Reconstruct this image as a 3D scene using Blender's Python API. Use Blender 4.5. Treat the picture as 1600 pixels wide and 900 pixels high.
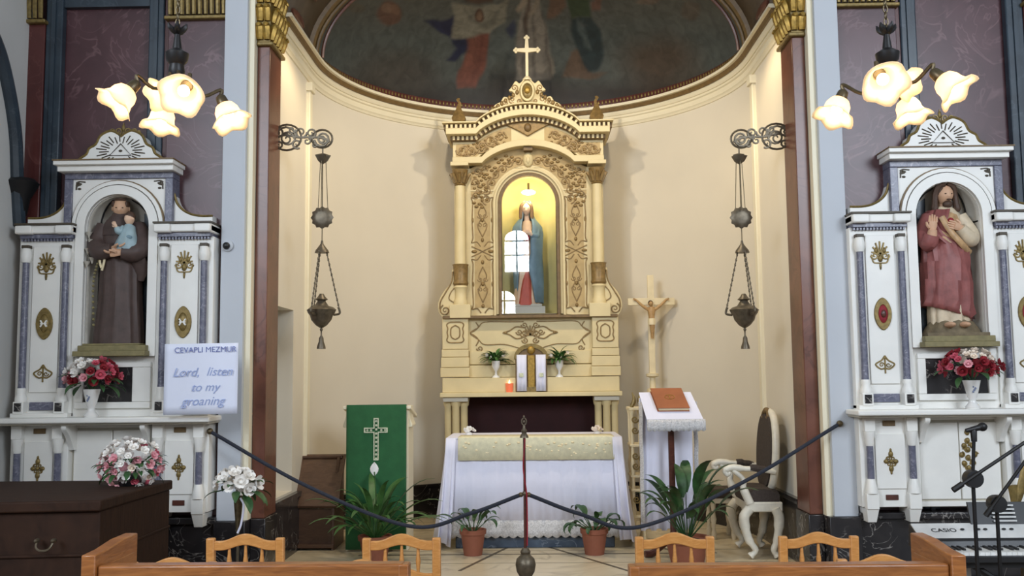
import bpy, bmesh, math, random
import numpy as np
from mathutils import Vector, Matrix, Euler
random.seed(7)
sc = bpy.context.scene
COL = sc.collection
PI = math.pi
for o in list(bpy.data.objects): bpy.data.objects.remove(o)
# ---------------------------------------------------------------- camera
F = 1500.0                      # focal length in pixels of the 1600x900 frame
EYE = Vector((0, 0, 1.6))
_p, _y, _r = math.atan(140/F), math.atan(32/F), math.radians(.6)
_f = Vector((-math.sin(_y)*math.cos(_p), math.cos(_y)*math.cos(_p), math.sin(_p)))
_r0 = Vector((math.cos(_y), math.sin(_y), 0)); _u0 = _r0.cross(_f)
RGT = _r0*math.cos(_r) - _u0*math.sin(_r); UPV = _u0*math.cos(_r) + _r0*math.sin(_r)
cam = bpy.data.objects.new('camera', bpy.data.cameras.new('camera')); COL.objects.link(cam)
cam.data.sensor_width = 36; cam.data.lens = F/1600*36; cam.data.clip_end = 100
M3 = Matrix((RGT, UPV, -_f)).transposed().to_4x4(); M3.translation = EYE
cam.matrix_world = M3
sc.camera = cam
# ---------------------------------------------------------------- light
def S(r, g, b):
    f = lambda c: c/12.92 if c <= .04045 else ((c+.055)/1.055)**2.4
    return (f(r/255), f(g/255), f(b/255))
w = bpy.data.worlds.new('world'); sc.world = w; w.use_nodes = True
w.node_tree.nodes['Background'].inputs[0].default_value = (.86, .93, 1.0, 1)
w.node_tree.nodes['Background'].inputs[1].default_value = .30
def light(name, kind, loc, energy, col, size=.1, aim=None, **kw):
    d = bpy.data.lights.new(name, kind); d.energy = energy; d.color = col
    if kind == 'AREA': d.shape = 'RECTANGLE'; d.size = size; d.size_y = kw.get('sy', size)
    else: d.shadow_soft_size = size
    if kind == 'SPOT': d.spot_size = kw['cone']; d.spot_blend = .6
    o = bpy.data.objects.new(name, d); COL.objects.link(o); o.location = loc
    if aim: o.rotation_euler = (Vector(aim)-Vector(loc)).to_track_quat('-Z', 'Y').to_euler()
    return o
light('nave_window_light', 'AREA', (-5.2, -1.5, 5.2), 470, (.80, .89, 1), 3.0, (0, 8.5, 1.6))
light('nave_window_light', 'AREA', (5.2, -1.5, 5.2), 470, (.80, .89, 1), 3.0, (0, 8.5, 1.6))
for _s in (-1, 1):      # lamps behind the arch, above the frame
    light('arch_floodlight', 'SPOT', (_s*.8, 7.5, 5.2), 130, (1, .85, .62), .07, (-_s*.3, 10.0, 1.4), cone=2.3)
    light('pilaster_floodlight', 'SPOT', (_s*1.60, 7.85, 4.55), 26, (1, .80, .50), .05, (_s*2.0, 8.1, 1.5), cone=2.4)
sc.view_settings.view_transform = 'Standard'; sc.view_settings.look = 'None'
sc.view_settings.gamma = 1; sc.view_settings.exposure = 0.0; sc.view_settings.use_curve_mapping = False
# ---------------------------------------------------------------- placing helpers
def at(px, py, Y):
    d = _f + RGT*((px-800)/F) + UPV*((450-py)/F)
    return EYE + d*(Y/d.y)
def proj(P):
    d = P-EYE; z = d.dot(_f)
    return 800+F*d.dot(RGT)/z, 450-F*d.dot(UPV)/z
class Fr:
    """a flat working frame at depth Y: dx in pixels of the photograph from a centre line, heights by pixel row"""
    def __init__(s, pxc, pyr, Y, x0=None):
        s.Y = Y; s.pxc = pxc; s.x0 = at(pxc, pyr, Y).x if x0 is None else x0
        s.k = (at(pxc+50, pyr, Y).x-at(pxc-50, pyr, Y).x)/100
    def X(s, dx): return s.x0+dx*s.k
    def Z(s, py): return at(s.pxc, py, s.Y).z
    def P(s, dx, py, y=None): return (s.X(dx), s.Y if y is None else y, s.Z(py))
# ---------------------------------------------------------------- materials
MATS = {}
def _new(name):
    m = bpy.data.materials.new(name); m.use_nodes = True; nt = m.node_tree
    MATS[name] = m
    return m, nt, nt.nodes['Principled BSDF']
def _coord(nt, scale):
    tc = nt.nodes.new('ShaderNodeTexCoord'); mp = nt.nodes.new('ShaderNodeMapping')
    mp.inputs['Scale'].default_value = scale if isinstance(scale, tuple) else (scale,)*3
    nt.links.new(tc.outputs['Object'], mp.inputs[0]); return mp.outputs[0]
def _noise(nt, vec, sc_, det=4, dist=0):
    n = nt.nodes.new('ShaderNodeTexNoise'); n.inputs['Scale'].default_value = sc_; n.inputs['Detail'].default_value = det
    n.inputs['Distortion'].default_value = dist; nt.links.new(vec, n.inputs['Vector']); return n.outputs['Fac']
def _ramp(nt, fac, stops):
    r = nt.nodes.new('ShaderNodeValToRGB'); e = r.color_ramp.elements
    while len(e) < len(stops): e.new(.5)
    for el, (p, c) in zip(e, stops): el.position = p; el.color = (*c, 1)
    nt.links.new(fac, r.inputs[0]); return r.outputs[0]
def _bump(nt, b, fac, st, dist=.01):
    n = nt.nodes.new('ShaderNodeBump'); n.inputs['Strength'].default_value = st; n.inputs['Distance'].default_value = dist
    nt.links.new(fac, n.inputs['Height']); nt.links.new(n.outputs[0], b.inputs['Normal'])
def mat(name, col, rough=.6, metal=0, var=.12, scale=9, bump=0, emit=None, es=0, coat=0):
    m, nt, b = _new(name)
    b.inputs['Roughness'].default_value = rough; b.inputs['Metallic'].default_value = metal
    b.inputs['Coat Weight'].default_value = coat
    v = _coord(nt, 1); n = _noise(nt, v, scale)
    lo = tuple(c*(1-var) for c in col); hi = tuple(min(1, c*(1+var)) for c in col)
    nt.links.new(_ramp(nt, n, [(.3, lo), (.7, hi)]), b.inputs['Base Color'])
    if bump: _bump(nt, b, _noise(nt, v, scale*5), bump)
    if emit: b.inputs['Emission Color'].default_value = (*emit, 1); b.inputs['Emission Strength'].default_value = es
    return m
def marble(name, base, alt, vein, scale=2.0, width=.02, rough=.25, dist=1.5, amt=1.0):
    m, nt, b = _new(name); b.inputs['Roughness'].default_value = rough
    v = _coord(nt, 1); n1 = _noise(nt, v, scale*1.3, 5, .6)
    basec = _ramp(nt, n1, [(.35, base), (.65, alt)])
    n2 = _noise(nt, v, scale, 3, dist)
    a = nt.nodes.new('ShaderNodeMath'); a.operation = 'SUBTRACT'; a.inputs[1].default_value = .5; nt.links.new(n2, a.inputs[0])
    c = nt.nodes.new('ShaderNodeMath'); c.operation = 'ABSOLUTE'; nt.links.new(a.outputs[0], c.inputs[0])
    f = _ramp(nt, c.outputs[0], [(0, (amt,)*3), (width, (0, 0, 0))])
    n3 = _ramp(nt, _noise(nt, v, scale*1.7, 2), [(.4, (0, 0, 0)), (.62, (1, 1, 1))])
    mu = nt.nodes.new('ShaderNodeMath'); mu.operation = 'MULTIPLY'; nt.links.new(f, mu.inputs[0]); nt.links.new(n3, mu.inputs[1])
    mx = nt.nodes.new('ShaderNodeMix'); mx.data_type = 'RGBA'
    nt.links.new(mu.outputs[0], mx.inputs[0]); nt.links.new(basec, mx.inputs[6]); mx.inputs[7].default_value = (*vein, 1)
    nt.links.new(mx.outputs[2], b.inputs['Base Color']); return m
def wood(name, c1, c2, scale=(3, 3, 30), rough=.4, coat=.2):
    m, nt, b = _new(name); b.inputs['Roughness'].default_value = rough; b.inputs['Coat Weight'].default_value = coat
    n = _noise(nt, _coord(nt, scale), 2.2, 6, 1.2)
    nt.links.new(_ramp(nt, n, [(.3, c1), (.7, c2)]), b.inputs['Base Color']); _bump(nt, b, n, .15); return m
mat('plaster_cream', S(224, 215, 197), .7, var=.03, scale=1.5)
mat('plaster_white', S(190, 194, 200), .6, var=.03, scale=2)
mat('plaster_grey', S(205, 204, 200), .75, var=.04, scale=2)
mat('trim_cream', S(236, 226, 198), .5, var=.03, scale=3)
mat('altar_white', S(234, 232, 226), .42, var=.04, scale=5)
mat('altar_beige', S(196, 190, 174), .5, var=.06, scale=5)  # duller warm off-white for backs, bases and small mouldings
mat('retable_cream', S(212, 194, 148), .45, var=.06, scale=6)
mat('retable_brown', S(112, 88, 52), .5, var=.2, scale=20)
mat('ornament_tan', S(134, 108, 64), .42, metal=.2, var=.25, scale=30)  # tan darkened from cream-gold, with the carving's brown shading in the colour
mat('gilt', S(164, 132, 62), .42, metal=.55, var=.3, scale=40)
mat('gilt_dull', S(128, 108, 62), .45, metal=.4, var=.3, scale=40)
mat('dark_line', S(70, 60, 44), .5)
mat('niche_yellow', S(240, 222, 150), .6, var=.05)
mat('niche_grey', S(186, 180, 168), .6, var=.08)
mat('black_iron', S(28, 27, 28), .45, metal=.3)
mat('bronze_dark', S(92, 80, 58), .4, metal=.6, var=.3, scale=40)
mat('silver_dark', S(104, 94, 78), .42, metal=.55, var=.25, scale=30)
mat('brass', S(176, 150, 96), .28, metal=.85, var=.2, scale=30)
marble('wall_red_marble', S(72, 45, 49), S(86, 56, 60), S(118, 88, 90), 2.2, .03, .35, 2.5, .7)
marble('wall_red_dark', S(78, 38, 36), S(92, 48, 44), S(120, 76, 70), 2.0, .02, .35, 2.2, .5)
marble('navy_marble', S(40, 50, 60), S(50, 62, 72), S(80, 90, 98), 4, .02, .35, 1.5, .5)
marble('column_brown', S(98, 60, 48), S(120, 76, 60), S(72, 42, 34), 2.5, .04, .3, 2, .6)
marble('dado_black', S(34, 33, 35), S(50, 46, 46), S(158, 152, 146), 3.2, .018, .22, 2.5, .9)
marble('blue_marble', S(88, 90, 108), S(112, 112, 128), S(168, 168, 178), 18, .05, .3, 1.0, .6)
marble('floor_stone', S(196, 180, 150), S(214, 200, 172), S(148, 132, 104), 1.6, .06, .3, 2, .6)
marble('predella_marble', S(52, 66, 84), S(78, 94, 112), S(150, 160, 172), 4, .03, .3, 2, .6)
mat('floor_inlay', S(92, 82, 66), .4)
mat('nave_floor', S(120, 104, 84), .5, var=.15)
wood('oak', S(136, 80, 36), S(172, 108, 54), (4, 4, 22))
wood('oak_rail', S(128, 76, 36), S(166, 104, 52), (3, 22, 22))
wood('chair_wood', S(190, 128, 64), S(210, 150, 84), (8, 8, 30))
wood('dark_wood', S(40, 24, 16), S(54, 34, 23), (3, 20, 3), .7, .0)
MATS['dark_wood'].node_tree.nodes['Principled BSDF'].inputs['Specular IOR Level'].default_value = .2
wood('desk_wood', S(78, 54, 40), S(96, 70, 52), (5, 5, 14), .45, .1)
wood('mahogany', S(70, 34, 26), S(92, 48, 36), (10, 10, 20), .4)
mat('cloth_white', S(222, 222, 238), .85, var=.03, scale=6, bump=.1)
mat('lace', S(214, 212, 212), .9, var=.25, scale=90, bump=.6)
mat('cloth_yellow', S(226, 219, 186), .8, var=.1, scale=25, bump=.2)
mat('cloth_green', S(36, 92, 52), .85, var=.1, scale=12, bump=.1)
mat('embroidery', S(200, 204, 176), .8, var=.2, scale=60)
mat('velvet_red', S(46, 16, 18), .9, var=.2)
mat('upholstery', S(66, 56, 50), .85, var=.25, scale=60)
mat('rope', S(38, 42, 54), .85, var=.3, scale=90, bump=.4)
mat('terracotta', S(136, 80, 58), .75, var=.1)
mat('soil', S(44, 34, 26), .95)
mat('retable_ground', S(176, 150, 100), .55, var=.12, scale=14)
mat('leaf_dark', S(44, 78, 40), .45, var=.35, scale=20)
mat('leaf_fern', S(70, 108, 52), .55, var=.35, scale=30)
mat('leaf_mid', S(58, 96, 46), .45, var=.3, scale=20)
mat('petal_white', S(238, 234, 228), .7, var=.05)
mat('petal_pink', S(226, 164, 172), .7, var=.15, scale=30)
mat('petal_red', S(138, 28, 40), .7, var=.25, scale=30)
mat('petal_rose', S(196, 86, 104), .7, var=.2, scale=30)
mat('petal_cream', S(236, 222, 206), .7, var=.06)
mat('porcelain', S(232, 230, 226), .25, var=.03, coat=.4)
mat('porcelain_blue', S(130, 140, 168), .3, var=.1)
mat('skin', S(206, 164, 132), .55, var=.05)
mat('skin_pale', S(222, 188, 160), .55, var=.05)
mat('hair_lady', S(132, 100, 66), .6, var=.2, scale=60)
mat('hair_brown', S(74, 52, 38), .6, var=.2, scale=60)
mat('habit_brown', S(78, 62, 57), .55, var=.18, scale=14, bump=.1)
mat('gown_blue', S(150, 172, 178), .5, var=.12, scale=20)
mat('robe_red', S(142, 82, 78), .5, var=.22, scale=14, bump=.1)
mat('robe_cream', S(206, 188, 160), .5, var=.14, scale=16)
mat('robe_gold', S(182, 146, 104), .45, var=.25, scale=24)
mat('mantle_blue', S(112, 138, 150), .5, var=.14, scale=14)
mat('dress_red', S(196, 84, 62), .5, var=.14, scale=14)
mat('dress_rose', S(222, 186, 150), .5, var=.1, scale=14)
mat('statue_base', S(128, 118, 80), .6, var=.2, scale=20)
mat('rock_base', S(112, 98, 74), .7, var=.3, scale=20, bump=.3)
mat('paper', S(226, 230, 246), .7, var=.01)
mat('ink', S(112, 122, 176), .8)
mat('ink_light', S(160, 174, 214), .8)
mat('black_plastic', S(26, 26, 28), .4)
mat('grey_plastic', S(206, 206, 204), .45)
mat('key_white', S(230, 230, 226), .3)
mat('book_brown', S(152, 88, 54), .5, var=.12)
mat('throne_white', S(224, 218, 202), .4, var=.08, scale=20)
mat('wax_red', S(210, 84, 60), .4, emit=(1, .32, .12), es=.35)
mat('flame', S(255, 220, 150), .5, emit=(1, .75, .4), es=6)
mat('ivory', S(226, 210, 172), .5, var=.08)
mat('corpus', S(176, 140, 92), .45, var=.2, scale=40)
mat('bulb', (1, .9, .7), .4, emit=(1, .80, .52), es=12)
mat('bulb_niche', (1, .95, .8), .4, emit=(1, .92, .66), es=14)
def glassy():
    m, nt, b = _new('pane_glass'); nt.nodes.remove(b); out = nt.nodes['Material Output']
    t = nt.nodes.new('ShaderNodeBsdfTransparent'); g = nt.nodes.new('ShaderNodeBsdfGlossy'); g.inputs['Roughness'].default_value = .0
    fr = nt.nodes.new('ShaderNodeFresnel'); fr.inputs[0].default_value = 1.5; mx = nt.nodes.new('ShaderNodeMixShader')
    nt.links.new(fr.outputs[0], mx.inputs[0]); nt.links.new(t.outputs[0], mx.inputs[1]); nt.links.new(g.outputs[0], mx.inputs[2])
    nt.links.new(mx.outputs[0], out.inputs[0])
    m, nt, b = _new('shade_glass'); nt.nodes.remove(b); out = nt.nodes['Material Output']
    t = nt.nodes.new('ShaderNodeBsdfTranslucent'); t.inputs[0].default_value = (1, .86, .66, 1)
    d = nt.nodes.new('ShaderNodeBsdfDiffuse'); d.inputs[0].default_value = (.9, .78, .6, 1)
    mx = nt.nodes.new('ShaderNodeMixShader'); mx.inputs[0].default_value = .35
    nt.links.new(t.outputs[0], mx.inputs[1]); nt.links.new(d.outputs[0], mx.inputs[2])
    e = nt.nodes.new('ShaderNodeEmission'); e.inputs[0].default_value = (1, .78, .5, 1); e.inputs[1].default_value = .12
    ad = nt.nodes.new('ShaderNodeAddShader'); nt.links.new(mx.outputs[0], ad.inputs[0]); nt.links.new(e.outputs[0], ad.inputs[1])
    nt.links.new(ad.outputs[0], out.inputs[0])
    m, nt, b = _new('window_daylight'); nt.nodes.remove(b); out = nt.nodes['Material Output']
    e = nt.nodes.new('ShaderNodeEmission'); e.inputs[0].default_value = (.92, .96, 1, 1); e.inputs[1].default_value = 26
    nt.links.new(e.outputs[0], out.inputs[0])
    m, nt, b = _new('fresco'); b.inputs['Roughness'].default_value = .6
    a = nt.nodes.new('ShaderNodeVertexColor'); a.layer_name = 'paint'
    n = _noise(nt, _coord(nt, 1), 9, 6, .8)
    r = _ramp(nt, n, [(.3, (.7, .7, .7)), (.7, (1.15, 1.15, 1.15))])
    mx = nt.nodes.new('ShaderNodeMix'); mx.data_type = 'RGBA'; mx.blend_type = 'MULTIPLY'; mx.inputs[0].default_value = 1
    nt.links.new(a.outputs[0], mx.inputs[6]); nt.links.new(r, mx.inputs[7]); nt.links.new(mx.outputs[2], b.inputs['Base Color'])
glassy()
# ---------------------------------------------------------------- mesh helpers
ORG = {}
def arch(hw, zb, zs, n=16, x0=0, rise=None):
    """left foot, up over a round head, right foot: 2+n+1 points (x,z)"""
    rise = hw if rise is None else rise
    pts = [(x0-hw, zb)]
    for i in range(n+1):
        a = PI-PI*i/n; pts.append((x0+hw*math.cos(a), zs+rise*math.sin(a)))
    return pts+[(x0+hw, zb)]
def rect_like(loop, x0, x1, z0, z1, cx, cz):
    """points on a rectangle, one for each point of an arch loop"""
    out = []
    for (x, z) in loop:
        dx, dz = x-cx, z-cz
        t = 1e9
        if abs(dx) > 1e-9: t = min(t, ((x1-cx) if dx > 0 else (x0-cx))/dx)
        if abs(dz) > 1e-9: t = min(t, ((z1-cz) if dz > 0 else (z0-cz))/dz)
        out.append((cx+dx*t, cz+dz*t))
    out[0] = (x0, z0); out[-1] = (x1, z0)
    m = len(out)
    for cxn in (x0, x1):        # make sure the two upper corners are hit
        j = min(range(1, m-1), key=lambda i: (out[i][0]-cxn)**2+(out[i][1]-z1)**2); out[j] = (cxn, z1)
    return out
def smooth(pts, n=6):
    out = []; P = [Vector(p) for p in pts]; P = [P[0]*2-P[1]]+P+[P[-1]*2-P[-2]]
    for i in range(1, len(P)-2):
        a, b, c, d = P[i-1:i+3]
        for k in range(n):
            t = k/n
            out.append(.5*((2*b)+(c-a)*t+(2*a-5*b+4*c-d)*t*t+(3*b-a-3*c+d)*t**3))
    return out+[P[-2]]
class MB:
    def __init__(s): s.v = []; s.f = []
    def add(s, vs, fs):
        o = len(s.v); s.v += [tuple(v) for v in vs]; s.f += [tuple(i+o for i in f) for f in fs]; return s
    def box(s, x0, x1, y0, y1, z0, z1, M=None):
        vs = [Vector((x, y, z)) for x in (x0, x1) for y in (y0, y1) for z in (z0, z1)]
        if M: vs = [M @ v for v in vs]
        return s.add(vs, [(0, 1, 3, 2), (4, 6, 7, 5), (0, 4, 5, 1), (2, 3, 7, 6), (0, 2, 6, 4), (1, 5, 7, 3)])
    def hexa(s, bot, top):
        return s.add(list(bot)+list(top), [(3, 2, 1, 0), (4, 5, 6, 7)]+[(i, (i+1) % 4, 4+(i+1) % 4, 4+i) for i in range(4)])
    def prism(s, poly, y0, y1, M=None):
        n = len(poly); vs = [Vector((x, y0, z)) for x, z in poly]+[Vector((x, y1, z)) for x, z in poly]
        if M: vs = [M @ v for v in vs]
        return s.add(vs, [tuple(range(n)), tuple(range(2*n-1, n-1, -1))]+[(i, i+n, (i+1) % n+n, (i+1) % n) for i in range(n)])
    def ring(s, a, b, y0, y1, close=False):
        n = len(a); vs = [(x, y0, z) for x, z in a]+[(x, y0, z) for x, z in b]+[(x, y1, z) for x, z in a]+[(x, y1, z) for x, z in b]
        fs = []
        for i in range(n if close else n-1):
            j = (i+1) % n
            fs += [(i, j, n+j, n+i), (2*n+i, 3*n+i, 3*n+j, 2*n+j), (i, 2*n+i, 2*n+j, j), (n+i, n+j, 3*n+j, 3*n+i)]
        if not close: fs += [(0, n, 3*n, 2*n), (n-1, 3*n-1, 4*n-1, 2*n-1)]
        return s.add(vs, fs)
    def lathe(s, prof, c=(0, 0, 0), n=16, M=None, wob=None):
        vs = []; c = Vector(c)
        for r, z in prof:
            for i in range(n):
                a = 2*PI*i/n; k = 1+(wob(a, z, r) if wob else 0)
                v = Vector((r*k*math.cos(a), r*k*math.sin(a), z)); vs.append((M @ v if M else v)+c)
        m = len(prof); fs = [(j*n+i, j*n+(i+1) % n, (j+1)*n+(i+1) % n, (j+1)*n+i) for j in range(m-1) for i in range(n)]
        if prof[0][0] > 1e-4: fs.append(tuple(range(n-1, -1, -1)))
        if prof[-1][0] > 1e-4: fs.append(tuple(range((m-1)*n, m*n)))
        return s.add(vs, fs)
    def sheet_lathe(s, prof, c, n, M, wob):
        vs = []; c = Vector(c)
        for r, z in prof:
            for i in range(n):
                a = 2*PI*i/n; dr, dz = wob(a, r, z); v = Vector(((r+dr)*math.cos(a), (r+dr)*math.sin(a), z+dz)); vs.append(M @ v+c)
        m = len(prof)
        return s.add(vs, [(j*n+i, j*n+(i+1) % n, (j+1)*n+(i+1) % n, (j+1)*n+i) for j in range(m-1) for i in range(n)])
    def tube(s, pts, r, n=6, closed=False, flat=1.0):
        P = [Vector(p) for p in pts]; m = len(P); vs = []
        ref = None
        for i, p in enumerate(P):
            t = (P[(i+1) % m]-P[i-1]) if closed else (P[min(i+1, m-1)]-P[max(i-1, 0)])
            if t.length < 1e-9: t = Vector((0, 0, 1))
            t.normalize()
            if ref is None: ref = Vector((0, 1, 0)) if abs(t.y) < .9 else Vector((1, 0, 0))
            u = ref-t*ref.dot(t)
            if u.length < 1e-6: u = t.orthogonal()
            u.normalize(); ref = u; v = t.cross(u)
            rr = r[i] if isinstance(r, (list, tuple)) else r
            for k in range(n):
                a = 2*PI*k/n; vs.append(p+u*(rr*flat*math.cos(a))+v*(rr*math.sin(a)))
        fs = [(i*n+k, i*n+(k+1) % n, ((i+1) % m)*n+(k+1) % n, ((i+1) % m)*n+k) for i in range(m if closed else m-1) for k in range(n)]
        if not closed: fs += [tuple(range(n-1, -1, -1)), tuple(range((m-1)*n, m*n))]
        return s.add(vs, fs)
    def ell(s, c, r, n=12, m=8, M=None, fn=None):
        c = Vector(c); vs = []
        for j in range(m+1):
            p = PI*j/m
            for i in range(n):
                a = 2*PI*i/n; d = Vector((math.sin(p)*math.cos(a), math.sin(p)*math.sin(a), -math.cos(p)))
                v = Vector((d.x*r[0], d.y*r[1], d.z*r[2]))
                if fn: v = fn(d, v)
                vs.append((M @ v if M else v)+c)
        return s.add(vs, [(j*n+i, j*n+(i+1) % n, (j+1)*n+(i+1) % n, (j+1)*n+i) for j in range(m) for i in range(n)])
    def loft(s, secs, n=32, nf=9, ph=0):
        """secs: (z, x, y, rx, ry, fold)"""
        vs = []
        for (z, x, y, rx, ry, fo) in secs:
            for i in range(n):
                a = 2*PI*i/n; k = 1+fo*(math.cos(nf*a+ph+z*1.5)+.4*math.cos((nf*2-3)*a+1.3))
                vs.append((x+rx*k*math.cos(a), y+ry*k*math.sin(a), z))
        m = len(secs)
        fs = [(j*n+i, j*n+(i+1) % n, (j+1)*n+(i+1) % n, (j+1)*n+i) for j in range(m-1) for i in range(n)]
        fs += [tuple(range(n-1, -1, -1)), tuple(range((m-1)*n, m*n))]
        return s.add(vs, fs)
    def grid(s, rows, cyc=False):
        n = len(rows[0]); vs = [p for r in rows for p in r]
        return s.add(vs, [(j*n+i, j*n+(i+1) % n, (j+1)*n+(i+1) % n, (j+1)*n+i) for j in range(len(rows)-1) for i in range(n if cyc else n-1)])
    def mesh(s, name, m, org=(0, 0, 0), smoothed=True, ang=40):
        me = bpy.data.meshes.new(name); o = Vector(org)
        me.from_pydata([Vector(v)-o for v in s.v], [], s.f)
        bm = bmesh.new(); bm.from_mesh(me); bmesh.ops.remove_doubles(bm, verts=bm.verts, dist=1e-5)
        bmesh.ops.recalc_face_normals(bm, faces=bm.faces); bm.to_mesh(me); bm.free()
        me.materials.append(MATS[m])
        if smoothed and len(me.polygons):
            me.polygons.foreach_set('use_smooth', [True]*len(me.polygons)); me.set_sharp_from_angle(angle=math.radians(ang))
        return me
    def build(s, name, m, parent=None, bev=0, sol=0, ang=40, **kw):
        if parent is not None: org = ORG[parent.name]
        else:
            V = [Vector(v) for v in s.v]
            org = Vector(((min(v.x for v in V)+max(v.x for v in V))/2, (min(v.y for v in V)+max(v.y for v in V))/2, min(v.z for v in V)))
        ob = bpy.data.objects.new(name, s.mesh(name, m, org, ang=ang)); COL.objects.link(ob); ORG[ob.name] = Vector(org)
        if parent is not None: ob.parent = parent
        else: ob.location = org
        if sol: md = ob.modifiers.new('thickness', 'SOLIDIFY'); md.thickness = sol; md.offset = 0
        if bev: md = ob.modifiers.new('bevel', 'BEVEL'); md.width = bev; md.segments = 2; md.limit_method = 'ANGLE'
        for k, v in kw.items(): ob[k] = v
        return ob
def thing(name, label, cat, loc, group=None):
    o = bpy.data.objects.new(name, None); COL.objects.link(o); o.location = loc; o.empty_display_size = .1
    o['label'] = label; o['category'] = cat; ORG[o.name] = Vector(loc)
    if group: o['group'] = group
    return o
def tag(o, label, cat, group=None):
    o['label'] = label; o['category'] = cat
    if group: o['group'] = group
    return o
def struct(name, mb, m, **kw):
    o = mb.build(name, m, **kw); o['kind'] = 'structure'; return o
def inst(name, me, parent, pos, rot=(0, 0, 0), s=1.0):
    o = bpy.data.objects.new(name, me); COL.objects.link(o); o.parent = parent; ORG[o.name] = Vector(pos)
    o.location = Vector(pos)-ORG[parent.name]; o.rotation_euler = rot; o.scale = (s, s, s) if not isinstance(s, tuple) else s
    return o
def copy_tree(o, parent=None):
    c = o.copy(); COL.objects.link(c); c.parent = parent
    for ch in o.children: copy_tree(ch, c)
    return c
def spiral(mb, fr, y, u, v, R, turns=1.3, a0=0, d=1, rad=.006, n=20, squash=1):
    pts = []
    for i in range(n+1):
        t = i/n; a = a0+d*turns*2*PI*t; r = R*(1-.86*t); pts.append(fr.P(u+r*math.cos(a), v+squash*r*math.sin(a), y))
    mb.tube(pts, [rad*(1-.35*i/n) for i in range(n+1)], 5)
def stroke(mb, fr, y, pts, rad=.006, n=5, closed=False):
    q = smooth([(a, b, 0) for a, b in pts], 5) if len(pts) > 2 else [Vector((a, b, 0)) for a, b in pts]
    mb.tube([fr.P(p.x, p.y, y) for p in q], rad, n, closed)
def blob(mb, fr, y, u, v, ru, rv, dep=.008, M=None):
    mb.ell(fr.P(u, v, y), (ru*fr.k, dep, rv*fr.k), 10, 6)
def frbox(mb, fr, u0, u1, v0, v1, y0, y1):
    mb.box(fr.X(u0), fr.X(u1), y0, y1, fr.Z(v1), fr.Z(v0))
# ================================================================ the setting
ZF = .14                                    # chancel floor
W, D1, YA = 2.07, 8.7, 7.60                 # half width, springing depth and front of the chancel
ZC = at(490, 88, D1-.02).z                  # top of the cornice
def xs(d, Y=7.3, y=60):                     # half width from pixels off the church's axis at the wall
    return abs(at(832-d, y, Y).x)
mb = MB(); mb.box(-4.6, 4.6, -8, 7.0, -.12, 0); struct('floor_nave', mb, 'nave_floor')
mb = MB(); mb.box(-4.4, 4.4, 7.0, 11.2, -.1, ZF); fl = struct('floor', mb, 'floor_stone')
for a, b in (((718, 892), (792, 856)), ((985, 893), (858, 855)), ((505, 905), (655, 842)), ((1150, 900), (990, 838)), ((560, 868), (1120, 864))):
    def onfloor(p):
        d = at(p[0], p[1], 1.0)-EYE; t = (ZF-1.6)/d.z; return EYE+d*t
    P, Q = onfloor(a), onfloor(b); d = (Q-P).normalized(); n_ = Vector((-d.y, d.x, 0))*.014
    m2 = MB(); m2.hexa([P-n_, P+n_, Q+n_, Q-n_], [v+Vector((0, 0, .002)) for v in (P-n_, P+n_, Q+n_, Q-n_)]); m2.build('inlay_strip', 'floor_inlay', fl)
for k in range(5):                          # slab joints parallel to the altar
    m2 = MB(); y = 7.75+k*.55; m2.box(-2.0, 2.0, y, y+.006, ZF, ZF+.0012); m2.build('floor_joint', 'floor_inlay', fl)
m2 = MB(); m2.box(-4.4, 4.4, 6.96, 7.03, -.1, ZF+.015); m2.build('step_edge', 'predella_marble', fl)
# chancel walls
path = [(-W, YA), (-W, D1)]+[(-W*math.cos(PI*i/48), D1+W*math.sin(PI*i/48)) for i in range(1, 48)]+[(W, D1), (W, YA)]
def nrm(pts):
    out = []
    for i in range(len(pts)):
        a = Vector(pts[max(i-1, 0)]); b = Vector(pts[min(i+1, len(pts)-1)]); t = (b-a).normalized(); out.append(Vector((t.y, -t.x)))
    return out
def sweep(pts, prof, mb=None):
    mb = mb or MB(); N = nrm(pts); rows = [[(p[0]+n.x*o, p[1]+n.y*o, z) for (o, z) in prof+[prof[0]]] for p, n in zip(pts, N)]
    mb.grid(rows); k = len(prof)
    mb.add([rows[0][i] for i in range(k)], [tuple(range(k))]); mb.add([rows[-1][i] for i in range(k)], [tuple(range(k))]); return mb
arc = path[1:-1]
struct('wall_apse', sweep(arc, [(0, -.05), (0, ZC+.02), (-.25, ZC+.02), (-.25, -.05)]), 'plaster_cream')
struct('wall_chancel_right', sweep(path[-2:], [(0, -.05), (0, ZC+.02), (-.25, ZC+.02), (-.25, -.05)]), 'plaster_cream')
ZN0, ZN1, YN0, YN1 = .66, 2.2, 7.68, 8.25   # recess with a white door in the left chancel wall
mb = MB(); X0, X1 = -W-.25, -W
mb.box(X0, X1, YA, D1, ZN1, ZC+.02); mb.box(X0, X1, YN1, D1, -.05, ZN1); mb.box(X0, X1, YA, YN0, -.05, ZN1); mb.box(X0, X1, YN0, YN1, -.05, ZN0)
struct('wall_chancel_left', mb, 'plaster_cream')
mb = MB(); mb.box(-W-.22, -W-.17, YN0, YN1, ZN0, ZN1); d1 = struct('door_1', mb, 'plaster_white')
for z0, z1 in ((.75, 1.35), (1.45, 2.1)):
    m2 = MB(); m2.box(-W-.17, -W-.155, YN0+.08, YN1-.08, z0, z1); m2.build('door_panel', 'plaster_white', d1, bev=.006)
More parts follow.
